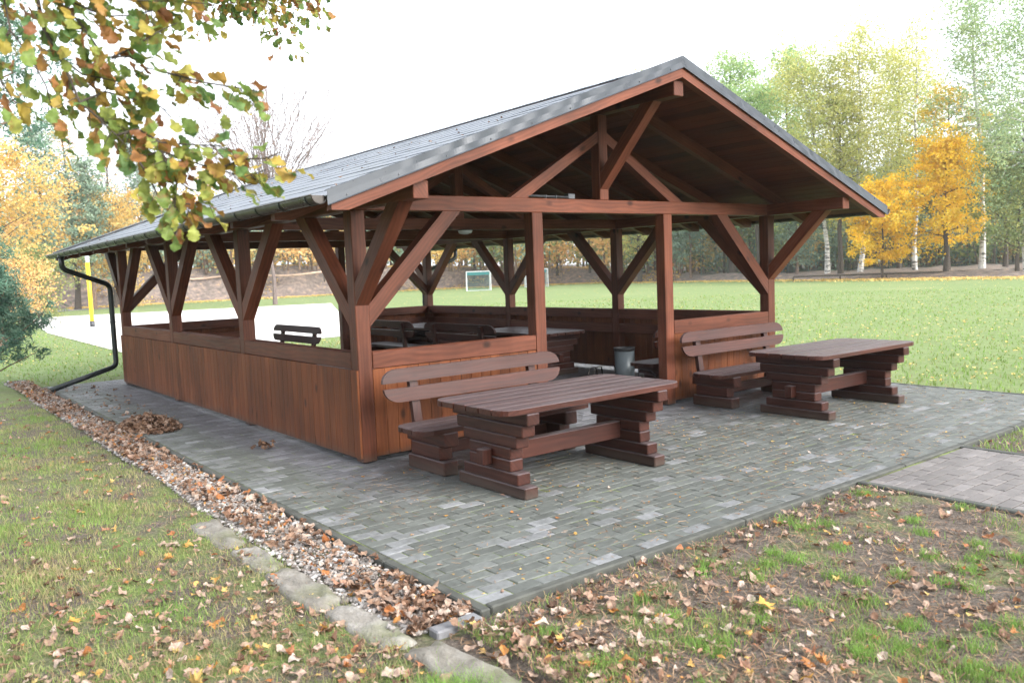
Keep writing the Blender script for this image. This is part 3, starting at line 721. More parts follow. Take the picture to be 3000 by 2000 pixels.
# ------------------------------------------------------------------ leaves
def oak_template(n=33, lobe=.24, wid=.41):
    V = []; F = []
    for i in range(n):
        t = i/(n-1); w = wid*math.sin(math.pi*min(1, t*.93+.05))**.7*(.42+.72*t)*(1+lobe*(2*abs(math.sin(t*math.pi*4.1+.35))**.55-1.25))+.004
        if t > .97: w = .05
        V += [(t-.5, -w, 0), (t-.5, 0, 0), (t-.5, w, 0)]
    for i in range(n-1):
        a = i*3; F += [[a, a+3, a+4, a+1], [a+1, a+4, a+5, a+2]]
    V += [(-.68, -.008, 0), (-.68, .008, 0), (-.49, .01, 0), (-.49, -.01, 0)]; b = len(V)-4; F.append([b, b+3, b+2, b+1])
    return np.array(V), np.array(F)
def maple_template():
    spec = [(0, .60), (14, .40), (24, .46), (38, .24), (52, .50), (62, .36), (74, .52), (88, .30), (102, .24), (120, .36), (135, .26), (150, .22), (165, .12), (180, .07)]
    pts = [(r*math.cos(math.radians(a)), r*math.sin(math.radians(a))) for a, r in spec]+[(r*math.cos(math.radians(-a)), r*math.sin(math.radians(-a))) for a, r in spec[-2:0:-1]]
    V = [(0, 0, 0)]+[(p[0]*.5, p[1]*.5, 0) for p in pts]+[(p[0], p[1], 0) for p in pts]; n = len(pts); F = []
    for i in range(n):
        j = (i+1) % n; F.append([0, 1+i, 1+j, 1+j]); F.append([1+i, 1+n+i, 1+n+j, 1+j])
    return np.array(V), F
def simple_template():
    V = np.array([(-.5, 0, 0), (-.1, -.26, 0), (.25, -.2, 0), (.5, 0, 0), (.25, .2, 0), (-.1, .26, 0), (0, 0, 0)]); return V, np.array([[0, 1, 6, 5], [1, 2, 6, 6], [2, 3, 4, 6], [6, 4, 5, 5]])
def scatter(T, pos, size, rot, curl, fold, wav=0.):
    """instances of a leaf template as one array; rot (n,3,3)"""
    V, F = T; n = len(pos); X = V[None, :, 0]*np.ones((n, 1)); Y = V[None, :, 1]*np.ones((n, 1))
    Z = curl[:, None]*(X**2-.08)+fold[:, None]*np.abs(Y)+wav*np.sin(X*9+np.arange(n)[:, None])*Y*2
    P = np.stack([X, Y, Z], -1)*size[:, None, None]; P = np.einsum('nij,nkj->nki', rot, P)+pos[:, None]
    return P.reshape(-1, 3), (np.asarray(F)[None]+(np.arange(n)*len(V))[:, None, None]).reshape(-1, len(F[0])), len(F)
def rots(n, tilt=.25, flat=True):
    a = RNG.uniform(0, 2*np.pi, n); tx = RNG.normal(0, tilt, n); ty = RNG.normal(0, tilt, n)
    ca, sa = np.cos(a), np.sin(a); Z = np.zeros(n); O = np.ones(n)
    Rz = np.stack([np.stack([ca, -sa, Z], -1), np.stack([sa, ca, Z], -1), np.stack([Z, Z, O], -1)], 1)
    cx, sx = np.cos(tx), np.sin(tx); Rx = np.stack([np.stack([O, Z, Z], -1), np.stack([Z, cx, -sx], -1), np.stack([Z, sx, cx], -1)], 1)
    cy, sy = np.cos(ty), np.sin(ty); Ry = np.stack([np.stack([cy, Z, sy], -1), np.stack([Z, O, Z], -1), np.stack([-sy, Z, cy], -1)], 1)
    return Rz @ Rx @ Ry
class Bag:
    def __init__(s): s.V = []; s.F = []; s.R = []; s.n = 0
    def add(s, P, F, R): 
        if F.shape[1] == 3: F = np.concatenate([F, F[:, -1:]], 1)
        s.V.append(P); s.F.append(F+s.n); s.R.append(R); s.n += len(P)
    def build(s, name, mat, parent=None, smooth=False):
        V = np.concatenate(s.V); F = np.concatenate(s.F); R = np.concatenate(s.R)
        deg = F[:, 2] == F[:, 3]
        me = bpy.data.meshes.new(name); q = F[~deg]; t = F[deg][:, :3]
        me.vertices.add(len(V)); me.vertices.foreach_set('co', V.astype(np.float32).ravel())
        me.loops.add(q.size+t.size); me.loops.foreach_set('vertex_index', np.concatenate([q.ravel(), t.ravel()]).astype(np.int32))
        m = len(q)+len(t); me.polygons.add(m)
        st = np.concatenate([np.arange(len(q))*4, q.size+np.arange(len(t))*3]).astype(np.int32); me.polygons.foreach_set('loop_start', st)
        a = me.attributes.new('rnd', 'FLOAT', 'FACE'); a.data.foreach_set('value', np.concatenate([R[~deg], R[deg]]).astype(np.float32))
        me.update(calc_edges=True); me.polygons.foreach_set('use_smooth', np.full(m, smooth))
        return link(name, me, mat, parent)
OAK, MAPLE, SIMPLE = oak_template(), maple_template(), simple_template(); DRY = oak_template(17, .20, .33)
def wedge(n, r0, r1, a0=-42, a1=42):
    """points on the ground in front of the view, thinning with distance"""
    r = r0*(r1/r0)**RNG.random(n); a = .6562+np.radians(RNG.uniform(a0, a1, n)); return CAM[0]+r*np.sin(a), CAM[1]+r*np.cos(a), r
bag = Bag()
def litter(T, x, y, s, lo=0., hi=1., lift=.0, tilt=.28, zadd=None):
    n = len(x)
    if n == 0: return
    z = zground(x, y)+.012+.012*RNG.random(n)+lift if zadd is None else zadd
    P, F, k = scatter(T, np.stack([x, y, z], -1), s, rots(n, tilt), RNG.normal(.3, .55, n), RNG.normal(.22, .35, n), .18)
    bag.add(P, F, np.repeat(RNG.uniform(lo, hi, n), k))
x, y, r = wedge(30000, 2.0, 16)
left = (x < -1.6); right = (y < -3.38) & (x > -1.35) & ~in_paving(x, y, .02)
den = np.where(left, .30+.5*vnoise(x, y, 1.3, 41)**1.5, np.where(right, .9*np.clip(vnoise(x, y, .6, 42)*1.2-.1+np.clip((-x-.2)*.25, 0, .35), 0.28, .8), 0))
den = np.where((y > 9.7) & (x > -1.5) & (x < 6), .3, den)
den *= .62
keep = RNG.random(len(x)) < den; x, y, r = x[keep], y[keep], r[keep]; n = len(x)
kind = RNG.random(n); s = .026+.058*RNG.beta(1.5, 2.0, n)+.025*(RNG.random(n) < .14)
litter(DRY, x[kind < .62], y[kind < .62], s[kind < .62], 0, .80)
k = (kind >= .62) & (kind < .68); litter(MAPLE, x[k], y[k], s[k]*1.0, .72, 1.)
k = kind >= .68; litter(SIMPLE, x[k], y[k], s[k]*.62, .3, 1.)
# leaves drifted into the gravel strip and along the kerbs
n = 3600; y = np.concatenate([RNG.uniform(-3.3, 2.0, 1100), RNG.uniform(2.0, 11, 2500)]); x = RNG.uniform(-1.5, -1.12, n); kp = RNG.random(n) < .06+.65*vnoise(x, y, .7, 51)**1.4; x, y = x[kp], y[kp]
litter(DRY, x, y, RNG.uniform(.05, .09, len(x)), 0, .8, .0, .5, -.012+.03*RNG.random(len(x)))
n = 2600; y = RNG.uniform(-3.3, 10.5, n); x = RNG.uniform(-1.5, -1.13, n); litter(SIMPLE, x, y, RNG.uniform(.015, .05, n), .1, .9, 0, .5, -.022+.03*RNG.random(n))
n = 1500; x = RNG.uniform(-1.0, 7.1, n); y = RNG.uniform(-3.25, -.6, n); k_ = RNG.random(n) < .2+.8*(vnoise(x, y, .8, 77) > .45); litter(SIMPLE, x[k_], y[k_], RNG.uniform(.010, .026, k_.sum()), .8, 1, 0, .15, np.full(k_.sum(), .005))
n = 230; y = RNG.normal(-3.05, .40, n).clip(-3.28, -1.2); x = RNG.uniform(-1.48, -1.13, n); litter(DRY, x, y, RNG.uniform(.045, .08, n), 0, .85, 0, .4, -.02+.03*RNG.random(n))
n = 100; x = RNG.uniform(-1.4, 2.3, n)*1.0; y = -3.40-np.abs(RNG.normal(0, .22, n)); litter(DRY, x, y, RNG.uniform(.035, .075, n), 0, .85, .006, .3)
n = 130; x = -1.35+np.abs(RNG.normal(0, .6, n)); y = -3.5-np.abs(RNG.normal(0, .45, n)); litter(DRY, x, y, RNG.uniform(.045, .085, n), 0, .85, .006, .3)
# sparse leaves and bits on the paving
n = 260; x = RNG.uniform(-1.0, 7.1, n); y = RNG.uniform(-3.25, -.2, n); litter(SIMPLE, x, y, RNG.uniform(.02, .05, n), .3, 1, 0, .15, np.full(n, .006))
n = 70; x = RNG.uniform(-1.0, -.3, n); y = RNG.uniform(3.8, 9, n); litter(DRY, x, y, RNG.uniform(.05, .08, n), 0, .7, 0, .3, np.full(n, .012))
n = 90; x = RNG.uniform(-.7, 2.0, n); y = RNG.uniform(-1.0, 9.5, n); litter(SIMPLE, x, y, RNG.uniform(.02, .06, n), 0, .5, 0, .35, 2.372+.362*x+.135+.045)
fl = bag.build('fallen_leaves', M['litter']); tag(fl, 'brown and yellow fallen leaves strewn over lawn and gravel', 'leaf litter', kind='stuff')
# small bright leaves on the playing field
bag = Bag(); n = 6500; r = 10*(8.0)**RNG.random(n)**.8; a = .6562+np.radians(RNG.uniform(-40, 42, n)); x = CAM[0]+r*np.sin(a); y = CAM[1]+r*np.cos(a)
k = ((x > 7.4) | (y > 12)) & ~in_paving(x, y); x, y = x[k], y[k]
litter(SIMPLE, x, y, RNG.uniform(.04, .085, len(x)), .7, 1., .015, .12)
n = 9000; sx = RNG.uniform(200, 3100, n); pp = np.array([polar(s, bank_d(s)-2+d_) for s, d_ in zip(sx, RNG.normal(0, 2.0, n))]); litter(SIMPLE, pp[:, 0], pp[:, 1], RNG.uniform(.12, .25, n), .55, 1., .05, .3)
n = 11000; sx = RNG.uniform(100, 2000, n); bk = RNG.uniform(0, 12, n); pp = np.array([polar(s, bank_d(s)+b) for s, b in zip(sx, bk)]); zz = np.array([bank_z(s, b) for s, b in zip(sx, bk)])+.1
litter(SIMPLE, pp[:, 0], pp[:, 1], RNG.uniform(.15, .3, n), .4, 1., 0, .4, zz)
tag(bag.build('field_leaves', M['goldleaf']), 'yellow leaves dotted over the playing field and bank', 'leaf litter', kind='stuff')
# heap and clump
bag = Bag(); n = 700; t = RNG.random(n)**.5; a = RNG.uniform(0, 6.28, n); x = -.86+.31*t*np.cos(a); y = 3.75+.62*t*np.sin(a); z = .01+.13*RNG.random(n)*(1-t**2)
litter(DRY, x, y, RNG.uniform(.06, .09, n), 0, .45, 0, .6, z)
tag(bag.build('leaf_heap', M['litter']), 'heap of brown oak leaves blown onto the paving from the gravel', 'leaf heap')
bag = Bag(); n = 16; litter(DRY, -.36+RNG.normal(0, .05, n), 1.42+RNG.normal(0, .06, n), RNG.uniform(.05, .08, n), 0, .3, 0, .7, .02+.04*RNG.random(n))
tag(bag.build('leaf_clump', M['litter']), 'small clump of brown leaves alone on the paving beside the long wall', 'leaf clump')
# individual golden maple leaves
def big_leaf(x, y, s, r, label, lift=.045):
    P, F, k = scatter(MAPLE, np.zeros((1, 3)), np.array([s]), rots(1, .16), np.array([.25]), np.array([.12]), .15); b = Bag(); b.add(P, F, np.full(k, r))
    o = b.build('maple_leaf', M['goldleaf']); o.location = (x, y, float(zground(np.array([x]), np.array([y]))[0])+lift); tag(o, label, 'leaf', 'golden maple leaves lying on the grass')
big_leaf(-2.72, -2.05, .11, .2, 'deep golden maple leaf lying up the left lawn, alone in thin grass')
big_leaf(-2.22, -3.55, .10, 1., 'pale yellow maple leaf lying in the middle of the left lawn')
big_leaf(-2.72, -3.70, .12, .5, 'golden maple leaf nearest the lower left corner of the lawn')
big_leaf(-.10, -4.28, .12, .35, 'golden maple leaf standing out on the patchy soil in front of the paving', .05)
big_leaf(-2.10, -3.02, .085, .9, 'yellow maple leaf on the lawn near the edging slabs')
# ------------------------------------------------------------------ grass and needles
def blades(n, r0, r1, accept, hh, ww, rn):
    x, y, r = wedge(n, r0, r1); k = RNG.random(n) < accept(x, y, r); x, y, r = x[k], y[k], r[k]; n = len(x)
    h = hh(n, x, y, r); w = ww*(1+r/6.); a = RNG.uniform(0, 6.28, n); b = RNG.uniform(0, 6.28, n); ln = h*RNG.uniform(.2, .8, n)
    z = zground(x, y)-.005; dx, dy = np.cos(a)*w/2, np.sin(a)*w/2; tx, ty = np.cos(b)*ln, np.sin(b)*ln
    P = np.stack([np.stack([x-dx, y-dy, z], -1), np.stack([x+dx, y+dy, z], -1), np.stack([x+dx*.6+tx*.4, y+dy*.6+ty*.4, z+h*.6], -1), np.stack([x-dx*.6+tx*.4, y-dy*.6+ty*.4, z+h*.6], -1), np.stack([x+tx, y+ty, z+h], -1)], 1)
    base = (np.arange(n)*5)[:, None]; F = np.concatenate([base+np.array([0, 1, 2, 3]), base+np.array([3, 2, 4, 4])], 0); R = rn(n, x, y); gb.add(P.reshape(-1, 3), F, np.concatenate([R, R]))
gb = Bag()
def lawn_left(x, y, r): return np.where((x < -1.52), np.clip(.2+1.3*(vnoise(x, y, .55, 61)*.6+vnoise(x, y, .16, 62)*.5-.25), .06, 1), 0)
def lawn_right(x, y, r):
    tuft = np.clip((vnoise(x, y, .30, 63)-.58)*4, 0, 1); edge = np.clip(1-(-3.4-y)/.35, 0, 1)*.35
    return np.where((y < -3.37) & (x > -1.3) & ~in_paving(x, y, .0), np.clip(tuft+edge*vnoise(x, y, .2, 64)+.025, 0, 1), 0)
hgt = lambda n, x, y, r: RNG.uniform(.018, .05, n)*(.55+.9*vnoise(x, y, .35, 65))
col = lambda n, x, y: np.clip(RNG.normal(.34, .24, n)+.75*(vnoise(x, y, .45, 66)-.42), 0, 1)
blades(330000, 1.9, 14, lawn_left, hgt, .0022, col)
blades(160000, 5.5, 15, lawn_left, hgt, .0022, col)
blades(220000, 1.9, 9, lawn_right, lambda n, x, y, r: RNG.uniform(.02, .06, n), .0022, lambda n, x, y: np.clip(RNG.normal(.62, .25, n), 0, 1))
# bright tuft at the corner of the lawn
n = 2600; t = RNG.normal(0, 1, (n, 2)); 
def tuftpatch(cx, cy, sx, sy, n, h):
    x = cx+RNG.normal(0, sx, n); y = cy+RNG.normal(0, sy, n); a = RNG.uniform(0, 6.28, n); b = RNG.uniform(0, 6.28, n); hh = h*RNG.uniform(.5, 1.1, n); w = .0028; ln = hh*.6
    z = zground(x, y); dx, dy = np.cos(a)*w/2, np.sin(a)*w/2; tx, ty = np.cos(b)*ln, np.sin(b)*ln
    P = np.stack([np.stack([x-dx, y-dy, z], -1), np.stack([x+dx, y+dy, z], -1), np.stack([x+dx*.6+tx*.4, y+dy*.6+ty*.4, z+hh*.6], -1), np.stack([x-dx*.6+tx*.4, y-dy*.6+ty*.4, z+hh*.6], -1), np.stack([x+tx, y+ty, z+hh], -1)], 1)
    base = (np.arange(n)*5)[:, None]; F = np.concatenate([base+np.array([0, 1, 2, 3]), base+np.array([3, 2, 4, 4])], 0); R = np.clip(RNG.normal(.85, .15, n), 0, 1); gb.add(P.reshape(-1, 3), F, np.concatenate([R, R]))
tuftpatch(-1.66, -3.98, .09, .12, 2200, .075)
for k in range(280):
    cx, cy, rr = wedge(1, 2.6, 6.5); cx, cy = float(cx[0]), float(cy[0])
    if cy < -3.5 and cx > -1.2 and not in_paving(np.array(cx), np.array(cy), .1): tuftpatch(cx, cy, .035, .035, 140, .05)
# moss and grass in the joints of the paving edge
blades(60000, 8, 45, lambda x, y, r: np.where((x > 7.25) | ((y < -3.37) & (x > 4.1)) | ((y > 9.6) & (x > -1)) | ((y > 11) & (x < -1)), np.where((x > 2) & (y > 15) & (x < 20), 0, .9), 0), lambda n, x, y, r: RNG.uniform(.03, .07, n), .006, lambda n, x, y: np.clip(RNG.normal(.55, .2, n), 0, 1))
tag(gb.build('grass', M['grass']), 'short patchy autumn grass', 'grass', kind='stuff')
gb = Bag(); x, y, r = wedge(60000, 1.9, 8); k = ((y < -3.36) & (x > -1.35) | (x < -1.55)) & ~in_paving(x, y) & (RNG.random(len(x)) < np.where(x > -1.4, .8, .35)); x, y = x[k], y[k]
xp = RNG.uniform(-1, 7, 5200); yp = RNG.uniform(-3.28, -.3, 5200); kp = RNG.random(5200) < .25+.75*(vnoise(xp, yp, .5, 71) > .5); x = np.concatenate([x, xp[kp]]); y = np.concatenate([y, yp[kp]]); n = len(x)
on = in_paving(x, y); z = np.where(on, .004, zground(x, y)+.006+.012*RNG.random(n)); a = RNG.uniform(0, 6.28, n); ln = RNG.uniform(.025, .06, n); dx, dy = np.cos(a)*ln/2, np.sin(a)*ln/2; w = .0016; nx_, ny_ = -np.sin(a)*w, np.cos(a)*w; tz = np.where(on, 0, RNG.normal(0, .010, n))
P = np.stack([np.stack([x-dx-nx_, y-dy-ny_, z-tz], -1), np.stack([x+dx-nx_, y+dy-ny_, z+tz], -1), np.stack([x+dx+nx_, y+dy+ny_, z+tz+.001], -1), np.stack([x-dx+nx_, y-dy+ny_, z-tz+.001], -1)], 1)
gb.add(P.reshape(-1, 3), (np.arange(n)*4)[:, None]+np.arange(4), RNG.random(n)); tag(gb.build('pine_needles', M['needle']), 'dry brown needles scattered over soil and paving', 'needles', kind='stuff')
# ------------------------------------------------------------------ oak overhanging the view
oak = empty('oak_tree', (-4.6, -3.2, 0), 'oak with turning green and brown leaves hanging into the top left of the view', 'tree')
OFF = np.array([-4.6, -3.2, 0]); bm_ = MB()
def rel(P): return [np.array(p)-OFF for p in P]
bm_.tube(rel([(-4.6, -3.2, -.1), (-4.62, -3.2, .5), (-4.58, -3.22, 2.2), (-4.5, -3.15, 3.6), (-4.55, -3.1, 5.2)]), [.27, .22, .19, .16, .11], 14)
bm_.tube(rel([(-4.56, -3.2, 2.5), (-4.1, -3.15, 3.15), (-3.4, -3.2, 3.25), (-2.95, -3.28, 2.9)]), [.09, .065, .035, .016], 10)
bm_.tube(rel([(-4.52, -3.15, 3.3), (-3.6, -2.3, 4.4), (-2.2, -1.2, 4.7), (-1.0, -.5, 4.35), (-.75, -.4, 4.0)]), [.08, .06, .04, .02, .01], 10)
bm_.build('trunk', M['bark'], oak, True)
tw = {'main': [(-2.95, -3.28, 2.9), (-2.85, -3.31, 2.73), (-2.84, -3.34, 2.58), (-2.80, -3.37, 2.48), (-2.78, -3.40, 2.40), (-2.76, -3.42, 2.32), (-2.72, -3.46, 2.27), (-2.67, -3.51, 2.20), (-2.62, -3.55, 2.12)],
 'left': [(-2.95, -3.28, 2.9), (-2.94, -3.24, 2.72), (-2.93, -3.26, 2.58), (-2.88, -3.32, 2.47), (-2.84, -3.30, 2.39), (-2.83, -3.32, 2.31), (-2.83, -3.34, 2.23), (-2.78, -3.38, 2.18)],
 'mid': [(-2.85, -3.31, 2.73), (-2.74, -3.41, 2.60), (-2.68, -3.47, 2.47), (-2.61, -3.53, 2.47), (-2.57, -3.56, 2.43), (-2.51, -3.60, 2.41), (-2.45, -3.66, 2.38)],
 'mid4': [(-2.51, -3.60, 2.41), (-2.42, -3.69, 2.37), (-2.33, -3.77, 2.345), (-2.28, -3.82, 2.33)],
 'top4': [(-2.8, -3.34, 2.80), (-2.70, -3.40, 2.70), (-2.58, -3.50, 2.67), (-2.46, -3.60, 2.66), (-2.36, -3.69, 2.64)],
 'tl2': [(-2.95, -3.28, 2.9), (-2.99, -3.20, 2.72), (-2.98, -3.22, 2.60)],
 'mid5': [(-2.80, -3.37, 2.48), (-2.74, -3.40, 2.42), (-2.68, -3.46, 2.40), (-2.62, -3.50, 2.38)],
 'up': [(-2.66, -3.48, 2.47), (-2.60, -3.53, 2.50), (-2.53, -3.57, 2.55), (-2.47, -3.62, 2.58)],
 'right': [(-2.62, -3.55, 2.12), (-2.55, -3.60, 2.14), (-2.45, -3.68, 2.09), (-2.33, -3.78, 2.04), (-2.27, -3.83, 2.06)],
 'rt2': [(-2.67, -3.51, 2.20), (-2.61, -3.55, 2.22), (-2.55, -3.60, 2.17), (-2.49, -3.65, 2.16), (-2.39, -3.73, 2.15), (-2.35, -3.76, 2.13)],
 'low': [(-2.62, -3.55, 2.12), (-2.59, -3.58, 2.05), (-2.57, -3.61, 1.97), (-2.49, -3.68, 1.95), (-2.50, -3.66, 1.90)],
 'tl': [(-2.93, -3.26, 2.58), (-2.99, -3.2, 2.47), (-2.96, -3.26, 2.38), (-2.93, -3.3, 2.30)],
 'mid2': [(-2.76, -3.42, 2.32), (-2.68, -3.44, 2.36), (-2.60, -3.50, 2.33), (-2.53, -3.56, 2.30), (-2.50, -3.58, 2.26)],
 'mid3': [(-2.72, -3.46, 2.27), (-2.66, -3.44, 2.24), (-2.60, -3.48, 2.22), (-2.56, -3.52, 2.20)],
 'top2': [(-2.85, -3.31, 2.73), (-2.76, -3.36, 2.68), (-2.66, -3.44, 2.62), (-2.58, -3.50, 2.62), (-2.50, -3.56, 2.64)],
 'top3': [(-2.95, -3.28, 2.9), (-2.8, -3.34, 2.80), (-2.62, -3.45, 2.74), (-2.48, -3.56, 2.72), (-2.40, -3.62, 2.72)],
 'right2': [(-2.40, -3.72, 2.07), (-2.33, -3.78, 2.10), (-2.27, -3.83, 2.10), (-2.22, -3.87, 2.12)],
 'low3': [(-2.52, -3.65, 2.03), (-2.53, -3.64, 1.95), (-2.545, -3.63, 1.89)],
 'low2': [(-2.55, -3.60, 2.14), (-2.52, -3.62, 2.05), (-2.48, -3.64, 2.01), (-2.42, -3.69, 1.99)]}
m = MB(); lp = []; ld = []
for k, P in tw.items():
    P = [np.array(p) for p in P]; r0 = .009 if k in ('main',) else .0045
    m.tube([p-OFF for p in P], list(np.linspace(r0, .0015, len(P))), 6)
    dens = {'main': 9, 'left': 7, 'mid': 11, 'tl': 8, 'top3': 9, 'top4': 8, 'top2': 9, 'tl2': 7}.get(k, 11)
    for p, q in zip(P[:-1], P[1:]):
        if p[2] > 2.85 and k in ('main', 'left'): continue
        d = q-p; ln = np.linalg.norm(d)
        for _ in range(max(2, int(ln*dens*8))):
            t = RNG.random(); b = p+d*t; off = RNG.normal(0, 1, 3); off /= np.linalg.norm(off); off = off*RNG.uniform(.02, .085)
            off[2] -= .02; tip = b+off; lp.append(tip); ld.append(d/ln*.7+off/.06*.6+np.array([0, 0, -.25]))
            if RNG.random() < .5: m.tube([b-OFF, tip-OFF], [.0018, .001], 4, False)
m.build('twigs', M['bark'], oak); m = MB()
# the farther spray at the top, from the long limb
cl = []
for _ in range(64):
    t = RNG.random()**.8; base = np.array([-1.75, -.75, 3.92])*(1-t)+np.array([-.62, -.34, 3.80])*t
    e = base+RNG.normal(0, 1, 3)*np.array([.16, .16, .12]); s0 = np.array([-2.2+1.2*t, -1.2+.7*t, 4.7-.35*t]); m.tube([s0-OFF, (s0+e)/2-OFF+RNG.normal(0, .04, 3), e-OFF], [.008, .005, .002], 5, False)
    for _ in range(17): o_ = np.clip(RNG.normal(0, .075, 3), -.13, .13); lp.append(e+o_); ld.append(o_+np.array([0, 0, -.08]))
m.build('twigs', M['bark'], oak)
lp = np.array(lp); ld = np.array(ld); ld /= np.linalg.norm(ld, axis=1)[:, None]; n = len(lp)
rv = RNG.normal(0, 1, (n, 3)); rv[:, 2] += 1.2; sdv = np.cross(rv, ld); sdv /= np.linalg.norm(sdv, axis=1)[:, None]; up = np.cross(ld, sdv); Rm = np.stack([ld, sdv, up], -1)
s = RNG.uniform(.045, .078, n); P, F, k = scatter(OAK, lp-OFF+ld*s[:, None]*.5, s, Rm, RNG.normal(.1, .35, n), RNG.normal(.15, .25, n), .15)
b = Bag(); b.add(P, F, np.repeat(np.clip(RNG.beta(1.3, 1.5, n), 0, 1), k)); b.build('foliage', M['oak'], oak)
# crown above and behind the view, in the same mesh density but coarser
cc = np.clip(RNG.normal(0, 1, (900, 3)), -1.5, 1.5)*np.array([1.4, 1.4, 1.0])+np.array([-.3, -.2, 5.8]); n = 9000; base = cc[RNG.integers(0, 900, n)]+RNG.normal(0, .2, (n, 3)); b = Bag(); P, F, k = scatter(SIMPLE, base, RNG.uniform(.08, .12, n), rots(n, .8), RNG.normal(0, .3, n), RNG.normal(0, .3, n)); b.add(P, F, np.repeat(np.clip(RNG.beta(1.3, 1.5, n), 0, 1), k)); b.build('crown', M['oak'], oak)

# ------------------------------------------------------------------ background trees
def quads(C, s, aspect=.6, flat=0.):
    """n leaf-sized kites at the points C, random orientation"""
    n = len(C); u = RNG.normal(0, 1, (n, 3)); u[:, 2] *= (1-flat); u /= np.linalg.norm(u, axis=1)[:, None]; w = RNG.normal(0, 1, (n, 3)); w = np.cross(u, w); w /= np.linalg.norm(w, axis=1)[:, None]
    s = s[:, None]*np.ones((n, 1)) if np.ndim(s) else np.full((n, 1), s)
    P = np.stack([C-u*s*.5, C+w*s*aspect*.5-u*s*.05, C+u*s*.5, C-w*s*aspect*.5-u*s*.05], 1); return P.reshape(-1, 3), (np.arange(n)*4)[:, None]+np.arange(4)
def tree(name, label, sx, d, h, cb, rad, leaf, bark='bark', n=7000, ls=.2, limbs=22, shape='round', up=.35, group=None, tr=None, lean=(0, 0), droop=0., clump=.42, z0=None, sprig=.5, wind=0., xy=None, asp=.6):
    p = polar(sx, d) if xy is None else np.array(xy)
    if z0 is None: z0 = bank_z(sx, d-bank_d(sx)) if d > bank_d(sx) else -.05
    fine = d > 50 and shape != 'fan'; n = int(n*(1.35 if fine else .9)); ls = ls*(.66 if fine else 1.); t = empty(name, (p[0], p[1], z0), label, 'tree', group); m = MB(); tr = tr or h*.011+.04
    hs = np.linspace(0, 1, 9); wob = RNG.normal(0, h*.006, (9, 2)); wob[0] = 0; ctr = [np.array([lean[0]*q*q+wob[i, 0], lean[1]*q*q+wob[i, 1], h*.97*q-.1*(i == 0)]) for i, q in enumerate(hs)]
    m.tube(ctr, [tr*(1.25 if i == 0 else 1)*(1-.9*q)+.012 for i, q in enumerate(hs)], 8)
    C = []; W8 = []
    for i in range(limbs):
        q = (i+.5)/limbs; zq = cb+(1-cb)*q**.9; base = np.array([np.interp(zq, hs, [c[k] for c in ctr]) for k in range(3)])
        a = i*2.399+RNG.normal(0, .4)
        if shape == 'round': pr = math.sin(math.pi*min(1, .12+.88*q*.98))**.6
        elif shape == 'cone': pr = (1-q)**.8*.95+.06
        elif shape == 'column': pr = .55+.5*math.sin(math.pi*q)-.25*q
        elif shape == 'fan': pr = 1.
        elif shape == 'birch': pr = (.55+.7*math.sin(math.pi*min(1, q*1.02+.02)))*(1-.55*q)
        else: pr = 1
        ln = rad*pr*RNG.uniform(.65, 1.15); dv = np.array([math.cos(a), math.sin(a), up+.5*q]); dv /= np.linalg.norm(dv)
        if shape == 'fan':
            th = math.acos(1-RNG.random()*.34); base = np.array([0, 0, h*cb*RNG.uniform(.75, 1.25)]); dv = np.array([math.cos(a)*math.sin(th), math.sin(a)*math.sin(th), math.cos(th)]); ln = rad*RNG.uniform(.9, 1.08)
        pts = [base]
        for k in range(1, 5): 
            f = k/4; e = base+dv*ln*f; e[2] -= droop*ln*f*f; pts.append(e+RNG.normal(0, .05*ln, 3)*f+np.array([cr[0], cr[1], 0])*wind*f*f)
        m.tube(pts, [max(.022 if shape == 'fan' else .006, tr*.34*(1-q*.7)*(1-k/4.6)) for k in range(5)], 5, False)
        for k in range(1, 5):
            c = pts[k]*.75+pts[k-1]*.25
            for _ in range(3 if k > 1 else 1): C.append(c+RNG.normal(0, 1, 3)*clump*rad*np.array([.40, .40, .30])); W8.append(.5+.5*k/4)
            if RNG.random() < sprig: m.tube([c, C[-1]], [.02*h/15, .008*h/15], 4, False)
    m.build('trunk', M[bark], t); C = np.array(C); W8 = np.array(W8); W8 = W8*RNG.uniform(.3, 1.6, len(C)); idx = RNG.choice(len(C), n, p=W8/W8.sum())
    cs_ = RNG.uniform(.45, 1.15, len(C))*clump*rad*.30; off = RNG.normal(0, 1, (n, 3))*cs_[idx][:, None]*np.array([1, 1, .62 if droop < .3 else 1.1])
    pts = C[idx]+off; pts[:, :2] += (np.array([cr[0], cr[1]])*wind*.4)[None]*(np.clip(-off[:, 2], -.5, 1))[:, None]
    hue = RNG.random(len(C))[idx]*.55+RNG.random(n)*.45
    P, F = quads(pts, RNG.uniform(.7, 1.3, n)*ls, asp); b = Bag(); b.add(P, F, hue); b.build('crown', M[leaf], t); return t
# right of the pavilion, from left to right
tree('aspen_tree', 'green leafy aspen rising behind the right roof slope, nearest the ridge', 2150, 82, 20.0, .28, 4.3, 'l_poplar', n=10000, ls=.34, shape='column', limbs=30)
tree('aspen_tree', 'green leafy aspen between the two other aspens, its crown lower than theirs', 2230, 78, 16.5, .25, 4.0, 'l_poplar', n=9000, ls=.34, shape='column', limbs=30)
tree('aspen_tree', 'green leafy aspen with a two-pointed top right of the first aspen', 2320, 84, 20.5, .25, 4.2, 'l_poplar', n=10000, ls=.34, shape='column', limbs=30)
tree('birch_tree', 'yellow green birch with leaning white trunk just past the roof corner', 2430, 74, 17.5, .24, 5.0, 'l_birch', 'birchbark', n=10500, ls=.30, shape='birch', limbs=30, lean=(-2.2, 1.2), droop=.35, tr=.19)
tree('birch_tree', 'tall yellow green birch with straight white trunk under the maple branches', 2525, 73, 18.5, .22, 5.2, 'l_birch', 'birchbark', n=11500, ls=.30, shape='birch', limbs=32, droop=.35, tr=.19)
